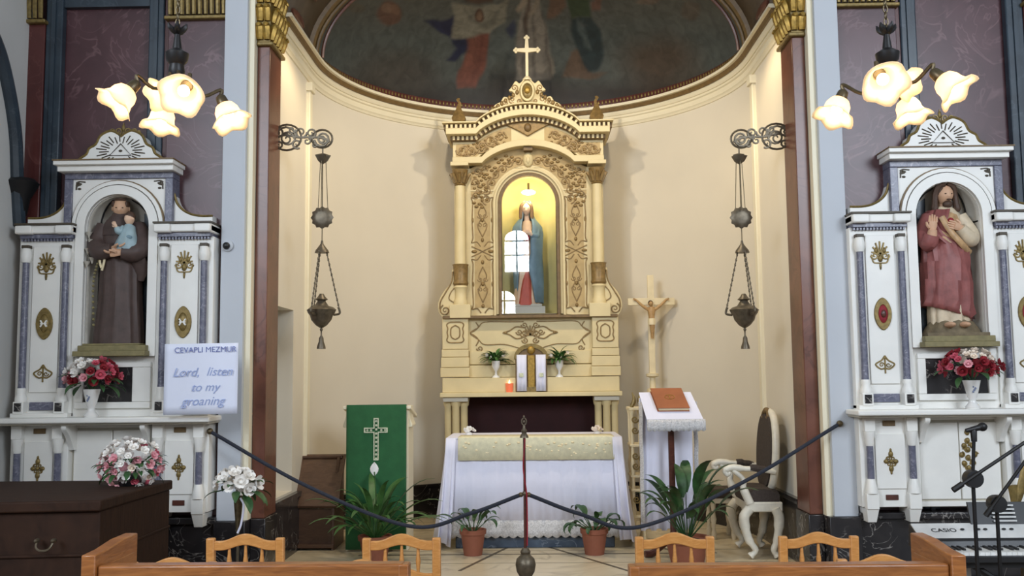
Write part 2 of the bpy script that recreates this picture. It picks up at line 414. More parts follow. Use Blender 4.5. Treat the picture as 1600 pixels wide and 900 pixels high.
# dado
mb = sweep(arc, [(0, ZF), (.03, ZF), (.03, .45), (.04, .45), (.04, .475), (0, .475)]); struct('baseboard_apse', mb, 'dado_black')
for nm, sgn in (('left', -1), ('right', 1)):
    mb = MB(); x = sgn*W; mb.box(min(x, x-sgn*.03), max(x, x-sgn*.03), YA, D1, ZF, .60); mb.box(min(x, x-sgn*.045), max(x, x-sgn*.045), YA, D1, .60, .64)
    struct('baseboard_chancel_'+nm, mb, 'dado_black')
# corner strips where the apse begins
for i, sgn in enumerate((-1, 1)):
    mb = MB(); mb.box(sgn*W-.035, sgn*W+.035, D1-.05, D1+.05, .64, ZC-.28); o = struct('trim_%d' % (i+1), mb, 'trim_cream', bev=.008)
    m2 = MB(); m2.box(sgn*W-.055, sgn*W+.055, D1-.07, D1+.07, ZC-.34, ZC-.26); m2.box(sgn*W-.045, sgn*W+.045, D1-.06, D1+.06, .64, .72); m2.build('strip_block', 'trim_cream', o, bev=.006)
# cornice, in bands
c_ = ZC
co = struct('trim_3', sweep(path, [(0, c_), (.12, c_), (.125, c_-.012), (.125, c_-.03), (.10, c_-.034), (0, c_-.034)]), 'trim_cream')
for prof, m_ in (([(0, c_-.034), (.10, c_-.034), (.085, c_-.072), (0, c_-.072)], 'retable_brown'),  # brown band paints in the shadow line under the cornice lip
                 ([(0, c_-.072), (.07, c_-.072), (.065, c_-.088), (.06, c_-.10), (.05, c_-.115), (0, c_-.115)], 'trim_cream'),
                 ([(0, c_-.115), (.04, c_-.115), (.045, c_-.14), (.03, c_-.15), (.03, c_-.20), (.018, c_-.21), (.012, c_-.23), (0, c_-.235)], 'trim_cream')):
    sweep(path, prof).build('cornice_band', m_, co)
# half dome with its fresco, barrel vault and rib
RISE = 1.16
NA, NE = 300, 150
V = np.zeros(((NE+1)*(NA+1), 3))
for j in range(NE+1):
    e = PI/2*j/NE
    a = PI*np.arange(NA+1)/NA
    V[j*(NA+1):(j+1)*(NA+1), 0] = -(W-.01)*math.cos(e)*np.cos(a); V[j*(NA+1):(j+1)*(NA+1), 1] = D1+(W-.01)*math.cos(e)*np.sin(a); V[j*(NA+1):(j+1)*(NA+1), 2] = ZC+RISE*math.sin(e)
Fc = [(j*(NA+1)+i, j*(NA+1)+i+1, (j+1)*(NA+1)+i+1, (j+1)*(NA+1)+i) for j in range(NE) for i in range(NA)]
me = bpy.data.meshes.new('ceiling_apse'); me.from_pydata(V.tolist(), [], Fc); me.materials.append(MATS['fresco'])
me.polygons.foreach_set('use_smooth', [True]*len(me.polygons))
# the painting is laid out once in a flat plan of the dome (the plan's units are the photograph's pixels) and stored with the plaster
D = V-np.array(EYE); zz = D @ np.array(_f); PX = 800+F*(D @ np.array(RGT))/zz; PY = 450-F*(D @ np.array(UPV))/zz
rs = np.random.RandomState(3)
def wob(PX, PY, s, amp, k):
    r = np.random.RandomState(k); out = 0
    for q in range(5): a = r.rand(4)*6.28; f_ = (1+q*.7)/s; out = out+np.sin(PX*f_*math.cos(a[0])+PY*f_*math.sin(a[0])+a[1])/(1+q*.6)
    return out*amp
QX = PX+wob(PX, PY, 14, 1.6, 1); QY = PY+wob(PX, PY, 14, 1.6, 2)
C = np.zeros((len(V), 3))
def put(col, a):
    global C
    a = np.clip(a, 0, 1)[:, None]; C = C*(1-a)+np.array(S(*col))*a
def poly(pts, soft=2.5):
    P = np.array(pts, float); n = len(P); ins = np.zeros(len(QX), bool); dist = np.full(len(QX), 1e9)
    for i in range(n):
        x1, y1 = P[i]; x2, y2 = P[(i+1) % n]
        c = ((y1 > QY) != (y2 > QY)) & (QX < (x2-x1)*(QY-y1)/(y2-y1+1e-9)+x1); ins ^= c
        t = np.clip(((QX-x1)*(x2-x1)+(QY-y1)*(y2-y1))/((x2-x1)**2+(y2-y1)**2+1e-9), 0, 1)
        dist = np.minimum(dist, np.hypot(QX-x1-t*(x2-x1), QY-y1-t*(y2-y1)))
    return np.clip(.5+np.where(ins, dist, -dist)/(2*soft), 0, 1)
def oval(x, y, rx, ry, soft=.25): return np.clip((1-np.hypot((QX-x)/rx, (QY-y)/ry))/soft, 0, 1)
put((96, 104, 98), np.ones(len(V)))
put((110, 104, 90), np.clip((60-PY)/90, 0, .5))
cl = np.clip((PY-92+wob(PX, PY, 50, 16, 5))/45, 0, 1); put((56, 44, 34), cl)
put((44, 36, 32), oval(800, 175, 230, 60, .6)*.8)
put((98, 72, 48), oval(1030, 95, 85, 55, .7)*.8); put((84, 66, 46), oval(1090, 140, 110, 40, .7)*.6)
put((84, 66, 52), oval(610, 110, 90, 45, .7)*.5)
put((128, 80, 56), oval(608, 20, 20, 22)*.9); put((150, 108, 78), oval(604, 12, 9, 9)); put((146, 100, 70), oval(616, 14, 8, 8))
put((112, 100, 76), oval(558, 14, 16, 10)*.7); put((118, 98, 80), oval(1080, 16, 18, 18)*.7); put((140, 112, 90), oval(1012, 2, 22, 7)*.8)
put((36, 42, 82), poly([(664, 34), (690, 33), (708, 20), (709, 58), (690, 52)]))
put((34, 42, 78), poly([(706, 56), (740, 56), (728, 78), (712, 96), (697, 97), (714, 76)]))
put((138, 70, 46), poly([(728, 52), (764, 50), (762, 84), (754, 112), (742, 136), (714, 139), (718, 112), (728, 90)]))
put((158, 84, 54), poly([(734, 60), (742, 60), (738, 90), (728, 120), (722, 118), (731, 88)])*.6)
put((110, 48, 32), poly([(750, 60), (754, 60), (750, 100), (738, 130), (735, 128), (746, 96)])*.6)
put((150, 142, 118), poly([(706, 4), (722, 8), (750, 12), (780, 6), (795, -6), (788, 34), (764, 52), (740, 58), (708, 58)]))
put((108, 104, 88), poly([(720, 12), (736, 34), (758, 46), (776, 36), (784, 12), (770, 30), (752, 36), (736, 26)])*.7)
put((112, 78, 54), oval(750, 25, 9, 12)); put((150, 112, 80), oval(750, 25, 5, 8))
put((98, 70, 52), poly([(722, -20), (776, -20), (770, 4), (750, 8), (726, 4)]))
put((150, 138, 120), poly([(812, -10), (842, -10), (846, 16), (856, 66), (866, 112), (858, 122), (836, 126), (808, 124), (808, 66), (812, 18)]))
for x in (818, 830, 846): put((104, 94, 84), poly([(x, 20), (x+3, 20), (x+4+(x-818)*.4, 122), (x-1+(x-818)*.4, 122)], 2)*.8)
put((92, 66, 50), poly([(822, -10), (828, -10), (826, 30), (820, 60), (818, 30)])*.8)
put((170, 150, 122), poly([(804, 12), (820, -8), (822, 4), (808, 18)])); put((170, 150, 122), poly([(848, -8), (842, 12), (826, 26), (824, 20), (838, 6)]))
put((42, 52, 92), poly([(792, 46), (802, 30), (808, 40), (802, 62)])*.8)
put((116, 86, 60), poly([(878, 122), (892, 82), (908, 70), (926, 112), (948, 114), (920, 124)])*.9)
put((46, 66, 70), poly([(892, 28), (922, 26), (938, 52), (944, 86), (934, 110), (920, 110), (906, 80), (896, 56)]))
put((96, 112, 108), poly([(902, 30), (912, 32), (918, 60), (924, 78), (914, 70), (904, 50)])*.7)
put((66, 86, 54), poly([(884, -10), (918, -10), (922, 26), (892, 28)])); put((134, 90, 60), poly([(862, -6), (884, -8), (884, 10), (868, 28), (856, 32)])*.8); put((144, 82, 56), poly([(922, 4), (944, -4), (938, 16), (924, 16)])*.7)
put((112, 98, 82), poly([(908, 34), (914, 36), (918, 40), (910, 40)])*.3)
colr = np.ones((len(V), 4)); G_ = C.mean(1, keepdims=True); colr[:, :3] = (C*.72+G_*.28)*.6
ca = me.color_attributes.new('paint', 'FLOAT_COLOR', 'POINT'); ca.data.foreach_set('color', colr.ravel())
dome = bpy.data.objects.new('ceiling_apse', me); COL.objects.link(dome); dome['kind'] = 'structure'; ORG[dome.name] = Vector((0, 0, 0))
md = dome.modifiers.new('thickness', 'SOLIDIFY'); md.thickness = .12; md.offset = -1
mat('vault_paint', S(96, 84, 70), .7, var=.3, scale=4)
mb = MB(); rows = [[(-(W)*math.cos(PI*i/40), y, ZC+RISE*math.sin(PI*i/40)) for i in range(41)] for y in (YA-.1, D1)]
mb.grid(rows); vo = struct('ceiling_vault', mb, 'vault_paint', sol=.04)
m2 = MB()
for s_ in (-1, 1):                          # painted vine scrolls raised on the vault
    for k in range(3):
        e = .14+k*.22; cx, cz = s_*(W-.02)*math.cos(e), ZC+RISE*math.sin(e)-.02
        m2.ell((cx-s_*.01, 8.1, cz), (.03, .22, .05), 10, 6)
m2.build('vault_cartouche', 'column_brown', vo)
rib = MB()
for r_, y_, w_ in ((W-.02, D1-.05, .05), (W-.075, D1+.0, .022)):
    rib.tube([(-r_*math.cos(PI*i/48), y_, ZC+(RISE-(W-r_))*math.sin(PI*i/48)) for i in range(49)], w_, 8)
ro = struct('trim_4', rib, 'retable_brown')
m2 = MB(); r_ = W-.13
m2.tube([(-r_*math.cos(PI*i/48), D1+.02, ZC+(RISE-.1)*math.sin(PI*i/48)) for i in range(49)], .016, 6); m2.build('rib_bead', 'column_brown', ro)
sweep(arc, [(.0, ZC-.0), (.055, ZC), (.06, ZC+.05), (.05, ZC+.085), (.03, ZC+.09), (0, ZC+.09)]).build('dome_border', 'wall_red_dark', co)
m2 = MB()
for i in range(3, 142):                      # gilt cresting at the foot of the dome
    a = PI*i/144; c = (-(W-.062)*math.cos(a), D1+(W-.062)*math.sin(a))
    m2.ell((c[0], c[1], ZC+.05), (.011, .011, .024), 6, 5)
m2.build('gilt_cresting', 'gilt_dull', co, kind='stuff')
# ---------------------------------------------------------------- piers, brown pilasters and the red marble front walls
XP0, XP1 = 2.13, xs(481, 7.15)              # white pier
def fluted_capital(x0, x1, yf, z0, z1, parent):
    m2 = MB(); m2.box(x0-.02, x1+.02, yf-.03, yf+.06, z0, z0+.03); m2.build('capital_collar', 'gilt_dull', parent, bev=.008)
    n = max(4, int((x1-x0)/.045)); m3 = MB()
    for i in range(n):
        x = x0+(i+.5)*(x1-x0)/n; w_ = (x1-x0)/n*.42
        pts = [(x, yf-.01-.035*t-.02*max(0, t-.7)*3, z0+.04+(z1-z0)*t) for t in [k/6 for k in range(7)]]
        m3.tube(pts, [w_*(.7+.35*math.sin(PI*min(1, k/6+.2))) for k in range(7)], 7)
    m3.build('capital_flutes', 'gilt_dull', parent)
for side, sg in (('left', -1), ('right', 1)):
    def bx(mb, a, b, y0, y1, z0, z1): return mb.box(min(sg*a, sg*b), max(sg*a, sg*b), y0, y1, z0, z1)
    ZD = .60
    o = struct('wall_front_'+side, bx(MB(), XP1-.02, 4.3, 7.32, 7.62, -.05, 5.4), 'wall_red_marble')
    a0, a1 = xs(563), xs(572); b0, b1 = xs(596), xs(730); c0, c1 = xs(756), xs(800)
    bx(MB(), XP1, a0, 7.22, 7.32, ZD, 4.43).build('marble_pilaster', 'wall_red_marble', o, bev=.006)
    bx(MB(), a0, a1, 7.27, 7.32, ZD, 5.3).build('marble_strip', 'wall_red_dark', o)
    for q0, q1 in ((a1, b0), (b1, c0)):
        bx(MB(), q0, q1, 7.25, 7.32, ZD, 5.3).build('navy_moulding', 'navy_marble', o, bev=.01)
        bx(MB(), q0+(q1-q0)*.38, q0+(q1-q0)*.62, 7.235, 7.25, ZD, 5.3).build('navy_fillet', 'navy_marble', o)
    bx(MB(), b0, b1, 7.27, 7.32, 4.55, 4.75).build('navy_moulding', 'navy_marble', o)
    bx(MB(), c0, c1, 7.24, 7.32, ZD, 4.42).build('marble_pilaster', 'wall_red_dark', o, bev=.006)
    zc0 = at(307, 31, 7.2).z
    fluted_capital(min(sg*XP1, sg*a0), max(sg*XP1, sg*a0), 7.2, zc0, zc0+.55, o)
    fluted_capital(min(sg*c0, sg*c1), max(sg*c0, sg*c1), 7.22, zc0, zc0+.55, o)
    bx(MB(), XP1-.005, 4.3, 7.16, 7.32, 0, ZD-.05).build('dado_slab', 'dado_black', o)
    bx(MB(), XP1-.005, 4.3, 7.12, 7.32, ZD-.05, ZD).build('dado_cap', 'dado_black', o, bev=.008)
    bx(MB(), XP1-.005, 4.3, 7.08, 7.32, 0, .24).build('dado_plinth', 'dado_black', o, bev=.008)
    # white pier with its cream edge
    p = struct('pier_'+side, bx(MB(), XP0+.045, XP1, 7.15, 7.62, .57, 5.4), 'plaster_white', bev=.004)
    bx(MB(), XP0-.0, XP0+.045, 7.19, 7.62, .57, 5.4).build('pier_edge', 'trim_cream', p)
    bx(MB(), XP0-.0, XP1+.01, 7.12, 7.62, 0, .57).build('pier_dado', 'dado_black', p, bev=.006)
    # brown pilaster in the reveal
    x0, x1 = 2.03, 2.128
    q = struct('pilaster_'+side, bx(MB(), x0, x1, 7.27, 7.60, .57, at(418, 76, 7.4).z-.03), 'column_brown', bev=.006)
    bx(MB(), x0-.015, x1, 7.25, 7.60, ZF-.1, .57).build('pilaster_plinth', 'dado_black', q, bev=.006)
    z0 = at(418, 76, 7.4).z
    bx(MB(), x0-.03, x1+.0, 7.235, 7.62, z0-.03, z0).build('capital_collar', 'gilt_dull', q, bev=.008)
    bx(MB(), x0-.005, x1, 7.25, 7.60, z0, z0+.6).build('capital_core', 'gilt_dull', q)
    rr = random.Random(5); m2 = MB()
    for row in range(3):
        for k in range(5):
            y = 7.27+k*.075+(row % 2)*.03; zz_ = z0+.02+row*.15
            base = Vector((sg*(x0-.01), y, zz_)); pts = [base, base+Vector((-sg*.012, 0, .06)), base+Vector((-sg*.03, rr.uniform(-.02, .02), .11)), base+Vector((-sg*.055, rr.uniform(-.02, .02), .09))]
            m2.tube(smooth(pts, 3), [.022, .026, .029, .031, .031, .028, .025, .02, .015, .007], 6)
        for k in range(2):
            x = sg*(x0+.02+k*.055); base = Vector((x, 7.245, z0+.02+row*.15))
            m2.tube(smooth([base, base+Vector((0, -.015, .07)), base+Vector((0, -.035, .11)), base+Vector((0, -.055, .09))], 3), [.026, .03, .034, .034, .034, .03, .026, .022, .018, .01], 6)
    m2.build('acanthus_leaves', 'gilt', q)
# left side wall of the nave with its dark rib and corbel
XL = -3.93
mb = MB(); mb.box(XL-.3, XL, 3.2, 7.32, -.05, 5.4); wl = struct('wall_left', mb, 'plaster_grey')
m2 = MB(); pts = [at(30, 352, 7.15), at(23, 290, 7.1), at(20, 215, 7.05), at(13, 150, 6.95), at(2, 85, 6.8), at(-14, 30, 6.6)]
m2.tube(smooth([(XL+.03, p.y, p.z) for p in pts], 5), .05, 8); m2.build('arch_rib', 'navy_marble', wl)
m2 = MB(); zz0, zz1 = at(25, 352, 7.15).z, at(25, 280, 7.15).z
m2.lathe([(.02, 0), (.05, .08), (.07, .2), (.12, .30), (.13, zz1-zz0-.03), (.1, zz1-zz0)], (XL+.03, 7.15, zz0), 12); m2.build('corbel', 'black_iron', wl)
mb = MB(); mb.box(-5, 5, -8.3, -8, -.05, 9); wr = struct('wall_rear', mb, 'plaster_grey')
# two windows in the wall behind the viewer; the pane before the niche mirrors them
YG = 9.955
def rear_window(n, pl, pr, pt, pb, arched):
    a, b = at(pl, pb, 2*YG+8), at(pr, pt, 2*YG+8); cx, hw = (a.x+b.x)/2, abs(b.x-a.x)/2; z0, z1 = a.z, b.z
    loop = arch(hw, z0, z1-hw*.8, 14, cx, hw*.8)
    wn = struct('window_%d' % n, MB().ring(arch(hw+.12, z0-.12, z1-hw*.8, 14, cx, hw*.8+.12), loop, -8.0, -7.9), 'plaster_white')
    gl = MB(); gl.prism(loop, -7.97, -7.96); gl.build('window_pane', 'window_daylight', wn)
    mu = MB(); mu.box(cx-.022, cx+.022, -7.96, -7.93, z0, z1); zq = z1-hw*.8
    for z in (zq-.05, z0+(zq-z0)*.5): mu.box(cx-hw, cx+hw, -7.96, -7.93, z, z+.035)
    mu.build('glazing_bar', 'plaster_white', wn)
rear_window(2, 789, 826, 360, 425, True)
rear_window(3, 772, 805, 455, 520, True)
# security camera on the left pier
P = at(356, 384, 7.15); t = thing('security_camera', 'small white dome security camera on the white pier', 'camera', P)
m2 = MB(); m2.lathe([(.045, 0), (.045, .02), (.03, .03)], P, 16, Euler((PI/2, 0, 0)).to_matrix()); m2.build('camera_base', 'plaster_white', t)
m2 = MB(); m2.ell(P+Vector((0, -.035, -.005)), (.028, .028, .028)); m2.build('camera_eye', 'black_plastic', t)
# ================================================================ high altar: the carved retable
R = Fr(827, 400, 10.0); k_ = R.k
rt = thing('carved_retable', 'tall cream carved wooden retable with gilded scrolls and a cross on top', 'retable', (R.x0, 10.2, ZF))
def cv(x, h=28, w=80): return h*(1-(abs(x)/w)**2)**.8 if abs(x) < w else 0
def band(v0, v1, hw, y0, y1, name, m, h0=28, h1=28, w=80, bev=.004):
    xs_ = sorted(set([-hw, hw, -w, w]+[-w+i*w/14 for i in range(29)])); xs_ = [x for x in xs_ if abs(x) <= hw]
    a = [(R.X(x), R.Z(v0-cv(x, h0, w))) for x in xs_]; b = [(R.X(x), R.Z(v1-cv(x, h1, w))) for x in xs_]
    return MB().ring(a, b, y0, y1).build(name, m, rt, bev=bev)
# body with the arched niche
cz = R.Z(318); lp = arch(44*k_, R.Z(490), R.Z(318), 24, R.x0, R.Z(274)-R.Z(318))
outer = rect_like(lp, R.X(-117), R.X(117), R.Z(497), R.Z(262), R.x0, cz)
MB().ring(outer, lp, 10.0, 10.48).build('body', 'retable_cream', rt)
MB().box(R.X(-44), R.X(44), 10.0, 10.48, R.Z(498), R.Z(490)).build('niche_sill', 'retable_brown', rt)
xs_ = [-80+i*8 for i in range(21)]
MB().prism([(R.X(x), R.Z(258-cv(x, 26))) for x in xs_]+[(R.X(80), R.Z(262.5)), (R.X(-80), R.Z(262.5))], 10.0, 10.4).build('tympanum', 'retable_cream', rt)
MB().ring(arch(48*k_, R.Z(494), R.Z(318), 24, R.x0, 49*k_), arch(42*k_, R.Z(494), R.Z(318), 24, R.x0, 43*k_), 9.965, 10.02).build('niche_frame', 'retable_brown', rt, bev=.008)
MB().ring(arch(56*k_, R.Z(497), R.Z(318), 24, R.x0, 57*k_), arch(52*k_, R.Z(497), R.Z(318), 24, R.x0, 53*k_), 9.975, 10.01).build('niche_moulding', 'retable_cream', rt, bev=.006)
# niche interior: a half drum with a quarter sphere over it
def niche(hw, zb, zs, y, dep, x0, n=20, top=8):
    rows = []
    for z in (zb, zs): rows.append([(x0-hw*math.cos(PI*i/n), y+dep*math.sin(PI*i/n), z) for i in range(n+1)])
    for j in range(1, top+1):
        e = PI/2*j/top; rows.append([(x0-hw*math.cos(e)*math.cos(PI*i/n), y+dep*math.cos(e)*math.sin(PI*i/n), zs+hw*math.sin(e)) for i in range(n+1)])
    m = MB().grid(rows); m.add([rows[0][i] for i in range(n+1)], [tuple(range(n+1))]); return m
niche(44*k_, R.Z(490), R.Z(318), 10.02, .34, R.x0).build('niche_lining', 'niche_yellow', rt, sol=.012)
MB().prism(arch(43*k_, R.Z(490), R.Z(318), 24, R.x0, 43.5*k_), YG, YG+.004).build('glass_pane', 'pane_glass', rt)
# entablature
band(199, 207, 131, 9.84, 10.4, 'dentil_bed', 'retable_brown')
band(196.5, 199, 133, 9.77, 10.42, 'cornice_lip', 'retable_cream')
band(207, 216, 127, 9.77, 10.4, 'cornice_moulding', 'retable_cream')
band(216, 222.5, 121, 9.87, 10.4, 'lower_dentil_bed', 'retable_brown')
band(222.5, 249, 118, 9.93, 10.4, 'frieze', 'retable_cream', 28, 26)
band(248, 258, 118, 9.86, 10.4, 'architrave_moulding', 'retable_cream', 26, 26, 72)
for v, hw, y, nm, n in ((203, 129, 9.80, 'dentil', 36), (219.3, 119, 9.85, 'lower_dentil', 34)):
    m2 = MB()
    for i in range(n):
        x = -hw+(i+.5)*2*hw/n; zc = R.Z(v-cv(x)); sl = .5*(R.Z(v-cv(x+2))-R.Z(v-cv(x-2)))/(2*k_)
        m2.box(-.0115, .0115, 0, .06, -.02, .02, Matrix.Translation((R.X(x), y, zc)) @ Matrix.Rotation(-math.atan(sl), 4, 'Y'))
    m2.build(nm+'_row', 'retable_cream', rt)
# carved ornament
for s in (-1, 1):
    u_ = [26, 34, 42, 52, 62, 72, 82, 92, 102, 113]
    MB().prism([(R.X(s*u), R.Z(226-cv(u, 28))) for u in u_]+[(R.X(s*u), R.Z(246-cv(u, 25))) for u in reversed(u_)], 9.927, 9.931).build('frieze_ground', 'retable_ground', rt)
y = 9.925
for s in (-1, 1):
    m2 = MB()
    for q, (u, v, r, a, d) in enumerate([(104, 236, 8, 0, 1), (88, 238, 9, 2, -1), (73, 231, 9, 1, 1), (58, 221, 9, 2.5, -1), (44, 213, 7, .5, 1), (96, 243, 4, 1, 1), (66, 236, 5, 0, -1), (50, 227, 5, 0, 1), (80, 226, 4, 1, 1)]):
        aa = a if s > 0 else PI-a; spiral(m2, R, y, s*u, v, r*1.12, 1.4, aa, d*s, .011)
        blob(m2, R, y, s*u, v, r*.28, r*.28, .014)
    stroke(m2, R, y, [(s*112, 242), (s*98, 229), (s*84, 243), (s*70, 224), (s*56, 229), (s*40, 209), (s*34, 214)], .009)
    for i in range(26): a = i*.7; blob(m2, R, y, s*(34+i*3), 217+i*1.0+8*math.sin(a*3), 2.6, 1.7, .012)
    m2.build('frieze_scrollwork', 'ornament_tan', rt)
m2 = MB()
m2.prism([(R.X(a), R.Z(b)) for a, b in ((-36, 197), (-12, 194), (0, 192), (12, 194), (36, 197), (14, 208), (0, 216), (-14, 208))], 9.90, 9.94); m2.build('winged_panel', 'ornament_tan', rt, bev=.006)
m2 = MB(); blob(m2, R, 9.9, 0, 203, 6, 7, .03); m2.build('cherub_head', 'retable_brown', rt)
y = 9.994                         # scrolls over the niche
MB().prism([(R.X(x), R.Z(257-cv(x, 24))) for x in xs_]+[(R.X(91), R.Z(262)), (R.X(91), R.Z(304))]+[(R.X(60*math.sin(a)), R.Z(318-60*math.cos(a))) for a in [1.3-i*.13 for i in range(21)]]+[(R.X(-91), R.Z(304)), (R.X(-91), R.Z(262))], 9.996, 10.0).build('spandrel_ground', 'retable_ground', rt)
for s in (-1, 1):
    m2 = MB()
    for i in range(7):
        a = .24+i*.205; rr = 66+3*(i % 2); u, v = rr*math.sin(a), 318-rr*math.cos(a)*1.02
        spiral(m2, R, y, s*u, v, 8-(i % 2)*1.5, 1.5, (a if s > 0 else PI-a), (1 if i % 2 else -1)*s, .009); blob(m2, R, y, s*u, v, 2.4, 2.4, .016)
        u, v = (rr+11)*math.sin(a+.1), 318-(rr+11)*math.cos(a+.1)
        for du, dv in ((0, 0), (5, 4), (-4, 5), (9, -2)):
            if abs(u+du) < 86: blob(m2, R, y, s*(u+du), v+dv, 3.4, 2.2, .014)
    for (u, v, r) in ((80, 268, 7), (84, 284, 7), (68, 262, 5), (80, 299, 4)): spiral(m2, R, y, s*u, v, r, 1.5, 1, s, .009)
    stroke(m2, R, y, [(s*8, 250), (s*24, 252), (s*42, 262), (s*58, 280), (s*70, 300), (s*84, 300), (s*90, 308)], .008)
    for i in range(16): blob(m2, R, y, s*(66+(i*7) % 24), 262+i*2.4, 2.6, 2, .012)
    m2.build('arch_scrollwork', 'ornament_tan', rt)
m2 = MB(); blob(m2, R, 9.985, 0, 250, 8, 12, .035); blob(m2, R, 9.97, 0, 251, 4, 7, .03); m2.build('keystone_cartouche', 'retable_cream', rt)
m2 = MB(); frbox(m2, R, -7, 7, 233, 238, 9.9, 10.0); m2.build('keystone_block', 'retable_brown', rt)
for s in (-1, 1):                            # tall side panels
    m2 = MB(); c = s*73; frbox(m2, R, c-12.5, c+12.5, 310, 480, 9.996, 10.0); m2.build('panel_ground', 'retable_ground', rt); m2 = MB(); y = 9.994
    for v0, v1 in ((302, 384), (398, 488)):
        h = v1-v0
        for q in (-1, 1):
            stroke(m2, R, y, [(c+q*3, v0), (c+q*9, v0+7), (c+q*17, v0+6), (c+q*15, v0+14), (c+q*16, v0+h*.5), (c+q*15, v1-14), (c+q*17, v1-6), (c+q*9, v1-7), (c+q*3, v1)], .0065)
            stroke(m2, R, y, [(c, v0+h*.2), (c+q*6, v0+h*.36), (c+q*2.5, v0+h*.48), (c+q*7, v0+h*.62), (c, v0+h*.82)], .0065)
            spiral(m2, R, y, c+q*4, v0+h*.42, 4, 1.2, 0 if q > 0 else PI, q, .005); spiral(m2, R, y, c+q*4, v0+h*.6, 4, 1.2, 0 if q > 0 else PI, -q, .005)
            blob(m2, R, y, c+q*15, v0+h*.5, 1.6, 4, .01)
        for f_ in (.12, .5, .88): blob(m2, R, y, c, v0+h*f_, 2.4, 3.4, .014)
    for q in (-1, 1):
        stroke(m2, R, y, [(c+q*17, 384), (c+q*8, 388), (c, 392), (c-q*8, 396), (c-q*17, 400)], .007)
        blob(m2, R, y, c+q*13, 392, 4.5, 2.4, .014)
    m2.build('panel_scrollwork', 'ornament_tan', rt)
    MB().ring([(R.X(c+a*19.5), R.Z(b)) for a, b in ((-1, 494), (-1, 296), (1, 296), (1, 494))], [(R.X(c+a*18), R.Z(b)) for a, b in ((-1, 492), (-1, 298), (1, 298), (1, 492))], 9.99, 10.0, True).build('panel_edge', 'retable_cream', rt)
    # columns
    cx = R.X(s*107); m2 = MB(); r = 8.6*k_
    m2.lathe([(r*1.05, R.Z(413)), (r*.98, R.Z(410)), (r*.92, R.Z(300)), (r*.86, R.Z(290))], (cx, 9.94, 0), 20, wob=lambda a, z, r_: .03*math.cos(10*a)); m2.build('column_shaft', 'retable_cream', rt)
    m2 = MB(); zt, zb = R.Z(262), R.Z(291); m2.lathe([(r*.9, zb), (r*1.1, zb+.01), (r*.9, zb+.025), (r*1.0, zb+.06), (r*1.25, zb+.12), (r*1.5, zt-.03)], (cx, 9.94, 0), 16)
    for i in range(8):
        a = PI/4*i; d = Vector((math.cos(a), math.sin(a), 0)); b_ = Vector((cx, 9.94, zb+.03))+d*r*.9
        m2.tube([b_, b_+d*.02+Vector((0, 0, .05)), b_+d*.05+Vector((0, 0, .10)), b_+d*.06+Vector((0, 0, .085))], [.018, .02, .016, .006], 5)
    m2.build('column_capital', 'ornament_tan', rt)
    m2 = MB(); frbox(m2, R, s*107-14, s*107+14, 256, 262, 9.84, 10.1); m2.build('capital_abacus', 'retable_cream', rt, bev=.004)
    m2 = MB(); m2.lathe([(r*1.15, R.Z(446)), (r*1.35, R.Z(443)), (r*1.2, R.Z(438)), (r*1.28, R.Z(416)), (r*1.4, R.Z(413))], (cx, 9.94, 0), 18, wob=lambda a, z, r_: .07*abs(math.cos(5*a))); m2.build('column_drum', 'ornament_tan', rt)
    m2 = MB(); m2.lathe([(r*1.3, R.Z(476)), (r*1.3, R.Z(470)), (r*1.05, R.Z(467)), (r*1.05, R.Z(452)), (r*1.3, R.Z(449)), (r*1.15, R.Z(446))], (cx, 9.94, 0), 18); m2.build('column_base', 'retable_cream', rt)
    m2 = MB(); frbox(m2, R, s*107-16, s*107+16, 476, 497, 9.84, 10.2); m2.build('column_plinth', 'retable_cream', rt, bev=.004)
    # side volute
    m2 = MB(); pts = [(114, 420), (120, 421), (121, 432), (124, 444), (134, 456), (141, 470), (142, 482), (138, 492), (130, 497), (114, 497)]
    q = smooth([(a, b, 0) for a, b in pts], 4); m2.prism([(R.X(s*p.x), R.Z(p.y)) for p in q], 9.93, 10.2); m2.build('side_volute', 'retable_cream', rt, bev=.006)
    m2 = MB(); spiral(m2, R, 9.925, s*131, 484, 8.5, 1.6, -1.2 if s > 0 else PI+1.2, s, .008); stroke(m2, R, 9.925, [(s*119, 424), (s*121, 440), (s*130, 456), (s*138, 470), (s*139.5, 482)], .008)
    stroke(m2, R, 9.925, [(s*117, 450), (s*122, 456), (s*125, 466), (s*118, 472)], .006); m2.build('volute_scroll', 'ornament_tan', rt)
    # flame finial on the cornice
    m2 = MB(); fx = R.X(s*109); z0 = R.Z(197)
    m2.lathe([(.075, z0), (.08, z0+.03), (.06, z0+.05), (.075, z0+.09), (.05, z0+.15), (.03, z0+.19), (.022, z0+.23)], (fx, 10.0, 0), 12, wob=lambda a, z, r_: .15*abs(math.sin(3*a)))
    m2.tube(smooth([(fx, 10.0, z0+.2), (fx-.01*s, 10, z0+.26), (fx+.015*s, 10, z0+.30), (fx-.012*s, 10, z0+.305)], 3), [.022, .02, .018, .016, .014, .014, .014, .013, .012, .01], 6)
    m2.build('flame_finial', 'ornament_tan', rt)
    # base block with a square cartouche
    m2 = MB(); frbox(m2, R, s*115-20, s*115+20, 497, 545, 9.88, 10.3); m2.build('base_block', 'retable_cream', rt, bev=.006)
    m2 = MB(); c = s*115
    for q in (-1, 1):
        stroke(m2, R, 9.877, [(c, 503), (c+q*9, 503.5), (c+q*13, 507), (c+q*11.5, 513), (c+q*12.5, 519), (c+q*11.5, 525), (c+q*13, 531), (c+q*9, 534.5), (c, 535)], .007)
        stroke(m2, R, 9.877, [(c, 508), (c+q*6, 512), (c+q*7, 519), (c+q*6, 526), (c, 530)], .007)
    m2.build('base_cartouche', 'ornament_tan', rt)
